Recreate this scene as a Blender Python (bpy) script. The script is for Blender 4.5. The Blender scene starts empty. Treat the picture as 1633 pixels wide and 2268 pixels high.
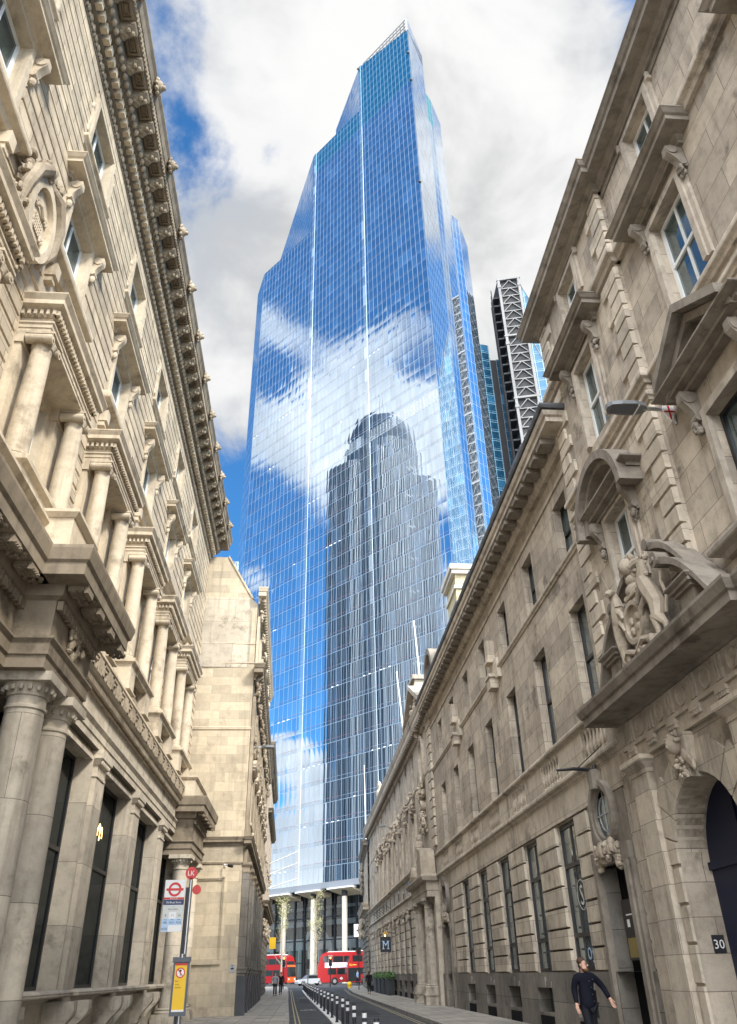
import bpy, bmesh, math, random
from math import sin, cos, pi, radians, tan, atan2, sqrt, hypot
from mathutils import Vector, Matrix
random.seed(7)
S = bpy.context.scene
COL = S.collection

# ------------------------------------------------------------------ camera
def look_axes(yaw, pitch, roll):
    fh = Vector((sin(yaw), cos(yaw), 0)); rh = Vector((cos(yaw), -sin(yaw), 0)); up = Vector((0, 0, 1))
    fw = fh*cos(pitch) + up*sin(pitch); u = up*cos(pitch) - fh*sin(pitch)
    c, s = cos(roll), sin(roll)
    return rh*c + u*s, u*c - rh*s, fw
cam_d = bpy.data.cameras.new("camera"); cam = bpy.data.objects.new("camera", cam_d); COL.objects.link(cam)
R_, U_, F_ = look_axes(radians(4.892), radians(31.04), radians(-1.3))
cam.matrix_world = Matrix(((R_.x, U_.x, -F_.x, 0), (R_.y, U_.y, -F_.y, 0), (R_.z, U_.z, -F_.z, 1.6), (0, 0, 0, 1)))
cam_d.sensor_fit = 'HORIZONTAL'; cam_d.sensor_width = 36.0; cam_d.lens = 36.0*1700/1633
cam_d.clip_start = 0.1; cam_d.clip_end = 6000
S.camera = cam
S.view_settings.view_transform = 'Standard'; S.view_settings.look = 'None'
S.view_settings.exposure = 0.72; S.view_settings.gamma = 1.0

# ------------------------------------------------------------------ node helper
class NT:
    def __init__(self, tree): self.t = tree
    def n(self, typ, **kw):
        nd = self.t.nodes.new(typ)
        for k, v in kw.items():
            if k.startswith('i_'): nd.inputs[k[2:].replace('_', ' ')].default_value = v
            else: setattr(nd, k, v)
        return nd
    def l(self, a, b): self.t.links.new(a, b)
    def val(self, sock, x):
        if isinstance(x, (int, float)): sock.default_value = x
        elif isinstance(x, (tuple, list, Vector)): sock.default_value = tuple(x)
        else: self.l(x, sock)
    def m(self, op, a, b=None, c=None, clamp=False):
        nd = self.t.nodes.new('ShaderNodeMath'); nd.operation = op; nd.use_clamp = clamp
        self.val(nd.inputs[0], a)
        if b is not None: self.val(nd.inputs[1], b)
        if c is not None: self.val(nd.inputs[2], c)
        return nd.outputs[0]
    def vm(self, op, a, b=None, sc=None):
        nd = self.t.nodes.new('ShaderNodeVectorMath'); nd.operation = op
        self.val(nd.inputs[0], a)
        if b is not None: self.val(nd.inputs[1], b)
        if sc is not None: self.val(nd.inputs['Scale'], sc)
        return nd.outputs['Value'] if op in ('DOT_PRODUCT', 'LENGTH') else nd.outputs[0]
    def ss(self, x, lo, hi, a=0.0, b=1.0, typ='SMOOTHSTEP'):
        nd = self.t.nodes.new('ShaderNodeMapRange'); nd.interpolation_type = typ
        self.val(nd.inputs[0], x)
        for i, v in zip((1, 2, 3, 4), (lo, hi, a, b)): nd.inputs[i].default_value = v
        return nd.outputs[0]
    def mix(self, f, a, b, mode='MIX'):
        nd = self.t.nodes.new('ShaderNodeMix'); nd.data_type = 'RGBA'; nd.blend_type = mode
        self.val(nd.inputs[0], f)
        for sk, x in ((nd.inputs[6], a), (nd.inputs[7], b)):
            if isinstance(x, (tuple, list)): sk.default_value = tuple(x)[:3] + (1,)
            else: self.l(x, sk)
        return nd.outputs[2]
    def noise(self, vec, scale, detail=4, rough=.55, dist=0.0):
        nd = self.n('ShaderNodeTexNoise'); nd.inputs['Scale'].default_value = scale
        nd.inputs['Detail'].default_value = detail; nd.inputs['Roughness'].default_value = rough
        nd.inputs['Distortion'].default_value = dist
        self.l(vec, nd.inputs['Vector']); return nd.outputs['Fac']

def azel(az, el):
    a, e = radians(az), radians(el)
    return (sin(a)*cos(e), cos(a)*cos(e), sin(e))

# ------------------------------------------------------------------ sky and sun
SUN_AZ, SUN_EL = 132.0, 43.0          # azimuth clockwise from +Y
W = bpy.data.worlds.new("World"); S.world = W; W.use_nodes = True
W.node_tree.nodes.clear(); w = NT(W.node_tree)
sky = w.n('ShaderNodeTexSky'); sky.sky_type = 'NISHITA'; sky.sun_disc = False
sky.sun_elevation = radians(SUN_EL); sky.sun_rotation = radians(SUN_AZ)
sky.air_density = 1.0; sky.dust_density = 0.4; sky.ozone_density = 3.0
tc = w.n('ShaderNodeTexCoord'); D = tc.outputs['Generated']
Dn = w.vm('NORMALIZE', D)
n1 = w.noise(w.vm('ADD', w.vm('MULTIPLY', Dn, (1, 1, 1.35)), (3.1, 1.7, .4)), 2.6, 10, .60, .30)
n2 = w.noise(w.vm('ADD', Dn, (7.7, 2.2, 5.0)), 7.0, 6, .55, .2)
# (azimuth, elevation, spread in degrees, weight): cloud banks and clear patches of this sky
BLOBS = [
 # sky seen directly
 (4, 46, 22, .22), (14, 60, 14, .16), (16, 40, 10, .14), (-4, 38, 6, .12), (30, 58, 8, .12),
 (-24, 62, 3.6, -.24), (-16.6, 56, 2.2, -.10), (-13.5, 52.5, 2.2, -.14), (-19, 50, 4, .1), (-15.5, 47, 2, -.1), (-22, 66, 5, .12), (-11, 43, 2.5, -.08), (-8.7, 35, 3.0, -.10), (-6.5, 30.0, 3.2, -.5),
 (-3.8, 56, 1.2, -.10), (39, 58, 4, -.30), (-9, 22, 4, -.3),
 # sky mirrored in the tall facade, west of the street
 (-82, 58, 9, -.30), (-88, 52, 6, -.26), (-75, 57, 6, -.24), (-80, 51, 4.5, -.26), (-92, 61, 4, .20),
 (-77.5, 45, 3.0, .30), (-89.5, 44.6, 2.8, .28), (-84, 46.5, 2.2, -.10), (-82.5, 38.5, 4.0, .27), (-89, 38, 2.6, .26), (-90, 41.6, 1.7, -.34), (-77.3, 41, 1.5, -.26),
 (-77.5, 36.3, 3.0, .24), (-88, 33, 3, .20), (-92, 35, 3, .20), (-76.5, 32.2, 1.6, -.22), (-79, 29.0, 2.2, .12),
 (-81, 27, 4, -.26), (-77, 21, 5, -.30), (-80, 15, 4, -.22), (-85, 22, 4, -.2), (-80.5, 24.2, 1.5, .42), (-76.3, 25.6, 1.3, .40), (-81, 18.6, 1.3, .42), (-79, 14.2, 1.5, .55), (-81.8, 12.2, 1.8, .55), (-80, 7, 2.6, .6), (-75.5, 17.5, 1.1, .3),
 (-92, 28, 3, -.2), (-93, 24, 2, .3),
 # sky mirrored by the sides of the tower
 (50, 58, 7, .22), (47, 44, 5, -.16), (46, 34, 5, .10), (50, 26, 6, -.2), (74, 40, 10, -.25), (-29, 53, 6, -.30),
]
acc = w.m('MULTIPLY_ADD', w.m('SUBTRACT', n1, .5), 1.35, .5)
for az, el, sp, wt in BLOBS:
    k = 1.0/(2*(radians(sp)**2))*2
    d = w.vm('DOT_PRODUCT', Dn, azel(az, el))
    g = w.m('EXPONENT', w.m('MULTIPLY', w.m('SUBTRACT', d, 1.0), k))
    acc = w.m('MULTIPLY_ADD', g, wt, acc)
acc = w.m('MULTIPLY_ADD', w.m('SUBTRACT', n2, .5), .22, acc)
cov = w.ss(acc, .485, .67)
n3 = w.noise(w.vm('ADD', Dn, (1.3, 9.2, 3.0)), 5.0, 7, .55, .3)
cl = w.mix(w.ss(n3, .36, .60), (.60, .64, .70), (1.0, 1.0, 1.0))
cl = w.mix(w.ss(acc, .62, .95), cl, w.mix(w.ss(n3, .34, .62), (.66, .67, .68), (1.06, 1.06, 1.05)))
bgs = w.n('ShaderNodeBackground'); bgs.inputs['Strength'].default_value = .118
skc = w.mix(1.0, sky.outputs[0], (.42, .95, 1.26), 'MULTIPLY')
w.l(skc, bgs.inputs['Color'])
bgc = w.n('ShaderNodeBackground')
w.l(cl, bgc.inputs['Color'])
# added fill: extra-bright unseen cloud behind the camera, put in to lift the shaded facades
bank = w.m('ADD', w.ss(w.vm('DOT_PRODUCT', Dn, azel(176, 24)), .42, .90), w.m('MULTIPLY', w.ss(w.vm('DOT_PRODUCT', Dn, azel(-146, 48)), .86, .98), .8))
w.l(w.m('MULTIPLY_ADD', bank, 3.9, w.m('MULTIPLY_ADD', w.ss(w.vm('DOT_PRODUCT', Dn, azel(-96, 28)), .55, .88), .34, .57)), bgc.inputs['Strength'])
cov = w.m('MAXIMUM', cov, w.m('MULTIPLY', bank, .8), clamp=True)
mx = w.n('ShaderNodeMixShader'); w.l(cov, mx.inputs[0]); w.l(bgs.outputs[0], mx.inputs[1]); w.l(bgc.outputs[0], mx.inputs[2])
wo = w.n('ShaderNodeOutputWorld'); w.l(mx.outputs[0], wo.inputs['Surface'])
W.cycles.sampling_method = 'MANUAL'; W.cycles.sample_map_resolution = 512

sun_d = bpy.data.lights.new("sun", 'SUN'); sun_d.energy = 3.1; sun_d.angle = radians(9); sun_d.color = (1.0, .93, .82)
sun = bpy.data.objects.new("sun", sun_d); COL.objects.link(sun)
sun.rotation_euler = Vector(azel(SUN_AZ, SUN_EL)).to_track_quat('Z', 'Y').to_euler()
sun.location = (30, -40, 60)

# ------------------------------------------------------------------ materials
MATS = {}
def mat(name, color=(.5, .5, .5), rough=.6, metal=0.0, spec=.5, emit=None, estr=1.0, noise=0.0, nscale=3.0):
    m = bpy.data.materials.new(name); m.use_nodes = True; t = NT(m.node_tree)
    b = m.node_tree.nodes['Principled BSDF']
    b.inputs['Base Color'].default_value = tuple(color)[:3] + (1,)
    b.inputs['Roughness'].default_value = rough; b.inputs['Metallic'].default_value = metal
    b.inputs['Specular IOR Level'].default_value = spec
    if emit: b.inputs['Emission Color'].default_value = tuple(emit)+(1,); b.inputs['Emission Strength'].default_value = estr
    if noise:
        tcn = t.n('ShaderNodeTexCoord'); f = t.noise(tcn.outputs['Object'], nscale, 6, .6)
        c1 = tuple(x*(1-noise) for x in color); c2 = tuple(min(1, x*(1+noise)) for x in color)
        t.l(t.mix(t.ss(f, .3, .7), c1, c2), b.inputs['Base Color'])
    MATS[name] = m; return m

def stone(name, ca, cb, cdirt, bw=0, bh=0, mortar=.008, mcol=None, streak=.5, stain=.5, bump=.25, seed=0.0):
    """limestone: blotchy colour, soot with its own shape, rain streaks, optional block joints"""
    m = bpy.data.materials.new(name); m.use_nodes = True; t = NT(m.node_tree)
    b = m.node_tree.nodes['Principled BSDF']; b.inputs['Roughness'].default_value = .85
    b.inputs['Specular IOR Level'].default_value = .25
    tcn = t.n('ShaderNodeTexCoord'); P = t.vm('ADD', tcn.outputs['Object'], (seed, seed*1.7, seed*.3))
    xyz = t.n('ShaderNodeSeparateXYZ'); t.l(tcn.outputs['Object'], xyz.inputs[0])
    X, Y, Z = xyz.outputs
    h = t.m('ADD', X, Y)
    f1 = t.noise(P, .55, 6, .62); f2 = t.noise(P, 3.2, 6, .65); f3 = t.noise(P, 22, 4, .6)
    c = t.mix(t.ss(f1, .3, .7), ca, cb)
    c = t.mix(t.m('MULTIPLY', t.ss(f2, .42, .75), .35*stain+.1), c, cdirt)
    cs = t.n('ShaderNodeCombineXYZ'); t.l(h, cs.inputs[0]); t.l(X, cs.inputs[1]); t.l(t.m('MULTIPLY', Z, .12), cs.inputs[2])
    f4 = t.noise(t.vm('ADD', cs.outputs[0], (seed, 0, 0)), 2.1, 5, .62)
    c = t.mix(t.m('MULTIPLY', t.ss(f4, .50, .74), streak), c, cdirt)
    f5 = t.noise(t.vm('ADD', P, (9, 4, 2)), .9, 7, .68)
    c = t.mix(t.m('MULTIPLY', t.ss(f5, .56, .68), stain*.62), c, tuple(x*.55 for x in cdirt))
    c = t.mix(.22, c, t.mix(f3, (.25, .25, .25), (.75, .75, .75)), 'OVERLAY')
    hgt = t.m('MULTIPLY_ADD', f2, .6, t.m('MULTIPLY', f3, .4))
    if bw:
        cv = t.n('ShaderNodeCombineXYZ'); t.l(h, cv.inputs[0]); t.l(Z, cv.inputs[1])
        br = t.n('ShaderNodeTexBrick'); br.offset = .5
        for k, v in (('Scale', 1.0), ('Mortar Size', mortar), ('Mortar Smooth', .1), ('Brick Width', bw), ('Row Height', bh), ('Bias', 0.0)):
            br.inputs[k].default_value = v
        br.inputs['Color1'].default_value = (.70, .69, .68, 1); br.inputs['Color2'].default_value = (1.13, 1.10, 1.05, 1)
        br.inputs['Mortar'].default_value = (1, 1, 1, 1)
        t.l(cv.outputs[0], br.inputs['Vector'])
        c = t.mix(.75, c, br.outputs['Color'], 'MULTIPLY')
        c = t.mix(t.m('MULTIPLY', br.outputs['Fac'], .8), c, mcol or tuple(x*.5 for x in cdirt))
        hgt = t.m('SUBTRACT', hgt, t.m('MULTIPLY', br.outputs['Fac'], .8))
    t.l(c, b.inputs['Base Color'])
    bp = t.n('ShaderNodeBump'); bp.inputs['Strength'].default_value = bump; bp.inputs['Distance'].default_value = .03
    t.l(hgt, bp.inputs['Height']); t.l(bp.outputs[0], b.inputs['Normal'])
    MATS[name] = m; return m

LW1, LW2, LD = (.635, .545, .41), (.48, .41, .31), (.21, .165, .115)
mat('joint_shade', (.085, .066, .048), .9, 0, .1, noise=.4, nscale=2)  # groove shadow put into colour, for the backing between rusticated courses
stone('warm_stone', LW1, LW2, LD, streak=.55, stain=.8, bump=.35)
stone('warm_ashlar', LW1, LW2, LD, .95, .43, .012, (.16, .125, .085), streak=.42, stain=.6, seed=3)
stone('warm_block', (.58, .52, .425), (.44, .395, .325), (.17, .145, .112), 2.6, 1.35, .006, streak=.6, stain=.85, seed=5)
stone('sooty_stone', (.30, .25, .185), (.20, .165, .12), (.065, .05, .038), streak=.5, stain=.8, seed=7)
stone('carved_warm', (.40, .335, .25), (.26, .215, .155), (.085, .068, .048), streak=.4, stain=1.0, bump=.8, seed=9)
stone('flank_stone', (.57, .495, .375), (.48, .415, .31), (.20, .165, .12), 1.05, .46, .006, (.32, .26, .18), streak=.42, stain=.4, seed=11)
RW1, RW2, RD = (.55, .485, .40), (.385, .335, .275), (.135, .115, .095)
stone('grey_stone', RW1, RW2, RD, streak=.65, stain=1.0, seed=13)
stone('grey_ashlar', RW1, RW2, RD, 1.55, .60, .008, (.10, .08, .065), streak=.6, stain=.95, seed=15)
stone('grey_pale', (.62, .555, .46), (.475, .42, .345), (.165, .138, .11), 1.5, .60, .007, (.15, .125, .10), streak=.7, stain=.75, seed=17)
stone('grey_rustic', (.55, .485, .385), (.42, .36, .28), (.18, .145, .115), .9, 5.0, .0, streak=.45, stain=.75, seed=19)
stone('grey_soot', (.30, .265, .22), (.19, .167, .138), (.06, .05, .041), streak=.5, stain=.9, seed=21)
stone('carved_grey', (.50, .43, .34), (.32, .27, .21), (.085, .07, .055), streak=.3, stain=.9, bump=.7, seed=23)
stone('granite_plinth', (.25, .235, .21), (.165, .152, .135), (.07, .063, .055), 1.8, .8, .008, streak=.4, stain=.8, seed=25)
stone('granite_dark', (.075, .078, .085), (.05, .052, .058), (.025, .025, .028), streak=.3, stain=.5, bump=.1, seed=27)
MATS['granite_dark'].node_tree.nodes['Principled BSDF'].inputs['Roughness'].default_value = .35
stone('yellow_brick', (.62, .55, .33), (.50, .44, .27), (.25, .21, .14), .23, .078, .010, (.45, .40, .30), streak=.25, stain=.4, seed=29)
stone('concrete_pale', (.66, .61, .52), (.58, .54, .46), (.36, .33, .28), streak=.25, stain=.25, seed=31)

def pane_mat(name, c, c2, refl):
    m = bpy.data.materials.new(name); m.use_nodes = True; t = NT(m.node_tree); m.node_tree.nodes.clear()
    tcn = t.n('ShaderNodeTexCoord'); d = t.n('ShaderNodeBsdfDiffuse'); t.l(t.mix(t.ss(t.noise(tcn.outputs['Object'], .7, 4, .6), .35, .65), c, c2), d.inputs['Color'])
    g = t.n('ShaderNodeBsdfGlossy'); g.inputs['Roughness'].default_value = .02; g.inputs['Color'].default_value = (.85, .92, .95, 1)
    bp = t.n('ShaderNodeBump'); bp.inputs['Strength'].default_value = .25; bp.inputs['Distance'].default_value = .02; t.l(t.noise(tcn.outputs['Object'], 1.1, 2, .5), bp.inputs['Height']); t.l(bp.outputs[0], g.inputs['Normal'])
    mx_ = t.n('ShaderNodeMixShader'); mx_.inputs[0].default_value = refl; t.l(d.outputs[0], mx_.inputs[1]); t.l(g.outputs[0], mx_.inputs[2])
    o = t.n('ShaderNodeOutputMaterial'); t.l(mx_.outputs[0], o.inputs['Surface']); MATS[name] = m
pane_mat('window_glass', (.020, .036, .038), (.05, .075, .078), .24)
pane_mat('window_grey', (.030, .036, .038), (.10, .115, .12), .34)
pane_mat('window_black', (.006, .008, .009), (.012, .015, .016), .10)
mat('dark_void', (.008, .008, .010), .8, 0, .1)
mat('dark_navy', (.006, .010, .035), .5, 0, .3)
mat('frame_white', (.70, .71, .70), .5)
mat('frame_black', (.012, .013, .015), .4)
mat('iron_black', (.014, .014, .016), .45, 0, .5)
mat('lead_grey', (.10, .105, .115), .55, .2, .4, noise=.3)
mat('steel', (.45, .46, .47), .3, .8)
mat('grey_case', (.10, .11, .13), .45)
mat('white_paint', (.78, .77, .74), .6, noise=.12, nscale=6)
mat('white_sheet', (.80, .80, .79), .4)
mat('red_enamel', (.60, .035, .03), .35)
mat('navy_ink', (.025, .045, .12), .4)
mat('black_ink', (.015, .015, .02), .5)
mat('pale_blue', (.42, .58, .78), .4)
mat('pale_grey', (.62, .63, .60), .45)
mat('yellow_poster', (.86, .53, .02), .45)
mat('grey_plate', (.36, .38, .40), .5)
# ------------------------------------------------------------------ mesh builder
class Fac:
    """local facade frame: s along the wall, d outwards, z up -> coordinates relative to the thing's base"""
    def __init__(self, o, u, n, base=(0, 0)):
        self.o, self.u, self.n, self.b = o, u, n, base
    def __call__(self, s, d, z):
        return (self.o[0]+self.u[0]*s+self.n[0]*d-self.b[0], self.o[1]+self.u[1]*s+self.n[1]*d-self.b[1], z)
ID = lambda x, y, z: (x, y, z)

class B:
    def __init__(self, f=ID): self.f = f; self.V = []; self.F = []; self.M = []; self.mi = 0; self.J = []
    def v(self, *p): self.V.append(self.f(*p)); return len(self.V)-1
    def face(self, ids): self.F.append(tuple(ids)); self.M.append(self.mi)
    def quad(self, a, b, c, d): self.face([self.v(*p) for p in (a, b, c, d)])
    def box(self, s0, s1, d0, d1, z0, z1):
        i = [self.v(s, d, z) for z in (z0, z1) for d in (d0, d1) for s in (s0, s1)]
        for q in ((0, 1, 3, 2), (4, 6, 7, 5), (0, 4, 5, 1), (2, 3, 7, 6), (0, 2, 6, 4), (1, 5, 7, 3)): self.face([i[k] for k in q])
    def taper(self, s0, s1, d0, d1, z0, z1, ins=.02):
        """block with chamfered front edge (rusticated stone)"""
        a = [self.v(*p) for p in ((s0, d0, z0), (s1, d0, z0), (s1, d0, z1), (s0, d0, z1))]
        b = [self.v(*p) for p in ((s0+ins, d1, z0+ins), (s1-ins, d1, z0+ins), (s1-ins, d1, z1-ins), (s0+ins, d1, z1-ins))]
        self.face(b)
        for k in range(4): self.face((a[k], a[(k+1) % 4], b[(k+1) % 4], b[k]))
    def prism(self, poly, d0, d1):
        """polygon in the wall plane (s,z) pushed out from d0 to d1"""
        a = [self.v(s, d0, z) for s, z in poly]; b = [self.v(s, d1, z) for s, z in poly]
        self.face(a); self.face(b[::-1]); n = len(poly)
        for k in range(n): self.face((a[k], a[(k+1) % n], b[(k+1) % n], b[k]))
    def sprism(self, poly, s0, s1):
        """profile (d,z) extruded along s"""
        a = [self.v(s0, d, z) for d, z in poly]; b = [self.v(s1, d, z) for d, z in poly]
        self.face(a); self.face(b[::-1]); n = len(poly)
        for k in range(n): self.face((a[k], a[(k+1) % n], b[(k+1) % n], b[k]))
    def hprism(self, poly, z0, z1, z1b=None):
        """plan polygon (s,d) raised from z0 to z1 (z1 may be a list of heights)"""
        n = len(poly); zt = z1 if isinstance(z1, (list, tuple)) else [z1]*n
        a = [self.v(s, d, z0) for s, d in poly]; b = [self.v(s, d, z) for (s, d), z in zip(poly, zt)]
        self.face(a); self.face(b[::-1])
        for k in range(n): self.face((a[k], a[(k+1) % n], b[(k+1) % n], b[k]))
    def band(self, prof, s0, s1, dmin=0.0, ret=(True, True)):
        """moulding of profile [(d,z)] along s0..s1 with mitred returns to the wall; d measured from dmin plane"""
        rows = []
        for d, z in prof:
            e = max(0.0, d-dmin)
            a = s0-e if ret[0] else s0; b = s1+e if ret[1] else s1
            rows.append([self.v(a, 0, z) if ret[0] else self.v(a, d, z), self.v(a, d, z), self.v(b, d, z), self.v(b, 0, z) if ret[1] else self.v(b, d, z)])
        n = len(rows)
        for k in range(n-1):
            for j in range(3):
                if (j == 0 and not ret[0]) or (j == 2 and not ret[1]): continue
                self.face((rows[k][j], rows[k][j+1], rows[k+1][j+1], rows[k+1][j]))
        self.face((rows[0][0], rows[0][1], rows[0][2], rows[0][3])); self.face((rows[-1][0], rows[-1][3], rows[-1][2], rows[-1][1]))
        if not ret[0]: self.face([r[1] for r in rows]); 
        if not ret[1]: self.face([r[2] for r in rows][::-1])
    def lathe(self, s, d, prof, n=16, a0=0, a1=2*pi):
        rings = []
        full = abs(a1-a0-2*pi) < 1e-6
        m = n if full else n+1
        for r, z in prof: rings.append([self.v(s+r*cos(a0+(a1-a0)*k/n), d+r*sin(a0+(a1-a0)*k/n), z) for k in range(m)])
        for i in range(len(rings)-1):
            for k in range(n): self.face((rings[i][k], rings[i][(k+1) % m], rings[i+1][(k+1) % m], rings[i+1][k]))
        self.face(rings[0][::-1]); self.face(rings[-1])
    def tube(self, pts, r, n=8):
        pts = [Vector(p) for p in pts]; rad = r if isinstance(r, (list, tuple)) else [r]*len(pts)
        rings = []; up = None
        for i, p in enumerate(pts):
            t = (pts[min(i+1, len(pts)-1)]-pts[max(i-1, 0)]).normalized()
            if up is None: up = t.orthogonal().normalized()
            x = (up - t*up.dot(t)).normalized(); y = t.cross(x); up = x
            rings.append([self.v(*(p+x*rad[i]*cos(2*pi*k/n)+y*rad[i]*sin(2*pi*k/n))) for k in range(n)])
        for i in range(len(rings)-1):
            for k in range(n): self.face((rings[i][k], rings[i][(k+1) % n], rings[i+1][(k+1) % n], rings[i+1][k]))
        self.face(rings[0][::-1]); self.face(rings[-1])
    def ball(self, s, d, z, rs, rd=None, rz=None, n=8):
        rd = rs if rd is None else rd; rz = rs if rz is None else rz
        m = max(4, n//2+1); rows = []
        for i in range(1, m):
            p = pi*i/m
            rows.append([self.v(s+rs*sin(p)*cos(2*pi*k/n), d+rd*sin(p)*sin(2*pi*k/n), z+rz*cos(p)) for k in range(n)])
        t = self.v(s, d, z+rz); bt = self.v(s, d, z-rz)
        for k in range(n):
            self.face((t, rows[0][k], rows[0][(k+1) % n])); self.face((bt, rows[-1][(k+1) % n], rows[-1][k]))
            for i in range(len(rows)-1): self.face((rows[i][k], rows[i+1][k], rows[i+1][(k+1) % n], rows[i][(k+1) % n]))
    def disc(self, s, z, r, d0, d1, n=24, rz=None):
        rz = rz or r
        self.prism([(s+r*cos(2*pi*k/n), z+rz*sin(2*pi*k/n)) for k in range(n)], d0, d1)
    def ring(self, s, z, ri, ro, d0, d1, n=28, a0=0, a1=2*pi, riz=None, roz=None):
        riz = riz or ri; roz = roz or ro; full = abs(a1-a0-2*pi) < 1e-6
        m = n if full else n+1; R = []
        for k in range(m):
            a = a0+(a1-a0)*k/n; c, q = cos(a), sin(a)
            R.append([self.v(s+ro*c, d0, z+roz*q), self.v(s+ro*c, d1, z+roz*q), self.v(s+ri*c, d1, z+riz*q), self.v(s+ri*c, d0, z+riz*q)])
        for k in range(n):
            p, q = R[k], R[(k+1) % m]
            for j in range(4): self.face((p[j], p[(j+1) % 4], q[(j+1) % 4], q[j]))
        if not full: self.face(R[0]); self.face(R[-1][::-1])
    def wall(self, s0, s1, z0, z1, holes=(), d=0.0, depth=.4):
        """wall face with rectangular openings (s0,s1,z0,z1) and reveals of the given depth"""
        ss = sorted({s0, s1, *[min(max(h[k], s0), s1) for h in holes for k in (0, 1)]})
        zz = sorted({z0, z1, *[min(max(h[k], z0), z1) for h in holes for k in (2, 3)]})
        for i in range(len(ss)-1):
            for j in range(len(zz)-1):
                a, b, c, e = ss[i], ss[i+1], zz[j], zz[j+1]; ms, mz = (a+b)/2, (c+e)/2
                if any(h[0] < ms < h[1] and h[2] < mz < h[3] for h in holes): continue
                self.quad((a, d, c), (b, d, c), (b, d, e), (a, d, e))
        for h in holes:
            a, b, c, e = h[:4]; q = d-depth
            for p1, p2 in (((a, c), (a, e)), ((b, c), (b, e)), ((a, e), (b, e)), ((a, c), (b, c))):
                self.quad((p1[0], d, p1[1]), (p2[0], d, p2[1]), (p2[0], q, p2[1]), (p1[0], q, p1[1]))
    def courses(self, s0, s1, z0, z1, ch, gap, d0, d1, holes=(), ins=.018):
        """rusticated courses broken by openings"""
        n = max(1, round((z1-z0)/ch)); ch = (z1-z0)/n
        for i in range(n):
            a, b = z0+i*ch, z0+(i+1)*ch-gap; cuts = [(s0, s1)]
            for h in holes:
                if h[2] < b-.02 and h[3] > a+.02:
                    nc = []
                    for p, q in cuts:
                        if h[1] <= p or h[0] >= q: nc.append((p, q)); continue
                        if h[0] > p: nc.append((p, h[0]))
                        if h[1] < q: nc.append((h[1], q))
                    cuts = nc
            for p, q in cuts:
                if q-p > .06:
                    self.taper(p, q, d0, d1, a, b, ins)
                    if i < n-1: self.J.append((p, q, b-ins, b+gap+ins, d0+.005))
    def build(self, name, m, parent=None, smooth=False, kind=None, loc=None):
        me = bpy.data.meshes.new(name)
        me.from_pydata(self.V, [], self.F)
        ms = m if isinstance(m, (list, tuple)) else [m]
        for x in ms: me.materials.append(MATS[x])
        if len(ms) > 1: me.polygons.foreach_set('material_index', self.M)
        bm = bmesh.new(); bm.from_mesh(me)
        bmesh.ops.remove_doubles(bm, verts=bm.verts, dist=.0004)
        bmesh.ops.recalc_face_normals(bm, faces=bm.faces)
        bm.to_mesh(me); bm.free()
        if smooth:
            me.polygons.foreach_set('use_smooth', [True]*len(me.polygons)); me.set_sharp_from_angle(angle=radians(38))
        o = bpy.data.objects.new(name, me); COL.objects.link(o)
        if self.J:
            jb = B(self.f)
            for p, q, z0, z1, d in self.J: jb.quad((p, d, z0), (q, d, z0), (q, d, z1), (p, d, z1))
            self.J = []; jb.build('groove_shade', 'joint_shade', o)  # dark strips painted as shade at the back of the grooves
        if parent: o.parent = parent
        if kind: o['kind'] = kind
        if loc: o.location = loc
        return o

def tag(o, label, cat, group=None):
    o['label'] = label; o['category'] = cat
    if group: o['group'] = group
    return o
def thing(name, label, cat, loc=(0, 0, 0), rz=0, group=None):
    o = bpy.data.objects.new(name, None); COL.objects.link(o); o.location = loc; o.rotation_euler = (0, 0, rz)
    return tag(o, label, cat, group)
def copy_tree(o, parent=None):
    c = o.copy(); COL.objects.link(c)
    if parent: c.parent = parent
    for ch in list(o.children): copy_tree(ch, c)
    return c

def text_mesh(b, txt, cx, cz, h, d, width=None, font_shear=0, depth=.004):
    """letters as flat solids on a facade frame, centred on (cx,cz), cap height h"""
    cu = bpy.data.curves.new('lettering', 'FONT'); cu.body = txt; cu.size = h/.70; cu.align_x = 'CENTER'; cu.shear = font_shear
    cu.resolution_u = 2
    ob = bpy.data.objects.new('lettering', cu); COL.objects.link(ob)
    dg = bpy.context.evaluated_depsgraph_get(); me = bpy.data.meshes.new_from_object(ob.evaluated_get(dg))
    xs = [v.co.x for v in me.vertices] or [0]; k = 1.0
    if width and max(xs)-min(xs) > 0: k = width/(max(xs)-min(xs))
    mx = (max(xs)+min(xs))/2
    base = len(b.V)
    for v in me.vertices: b.v(cx+(v.co.x-mx)*k*b_sign(b), d, cz-h/2+v.co.y)
    for p in me.polygons: b.face([base+i for i in p.vertices])
    bpy.data.objects.remove(ob); bpy.data.curves.remove(cu); bpy.data.meshes.remove(me)
def b_sign(b):
    # letters read left to right: s must run to the viewer's right when facing the wall
    o = Vector(b.f(0, 0, 0)); u = Vector(b.f(1, 0, 0))-o; n = Vector(b.f(0, 1, 0))-o
    return 1.0 if Vector((0, 0, 1)).cross(n).dot(u) > 0 else -1.0

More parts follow.
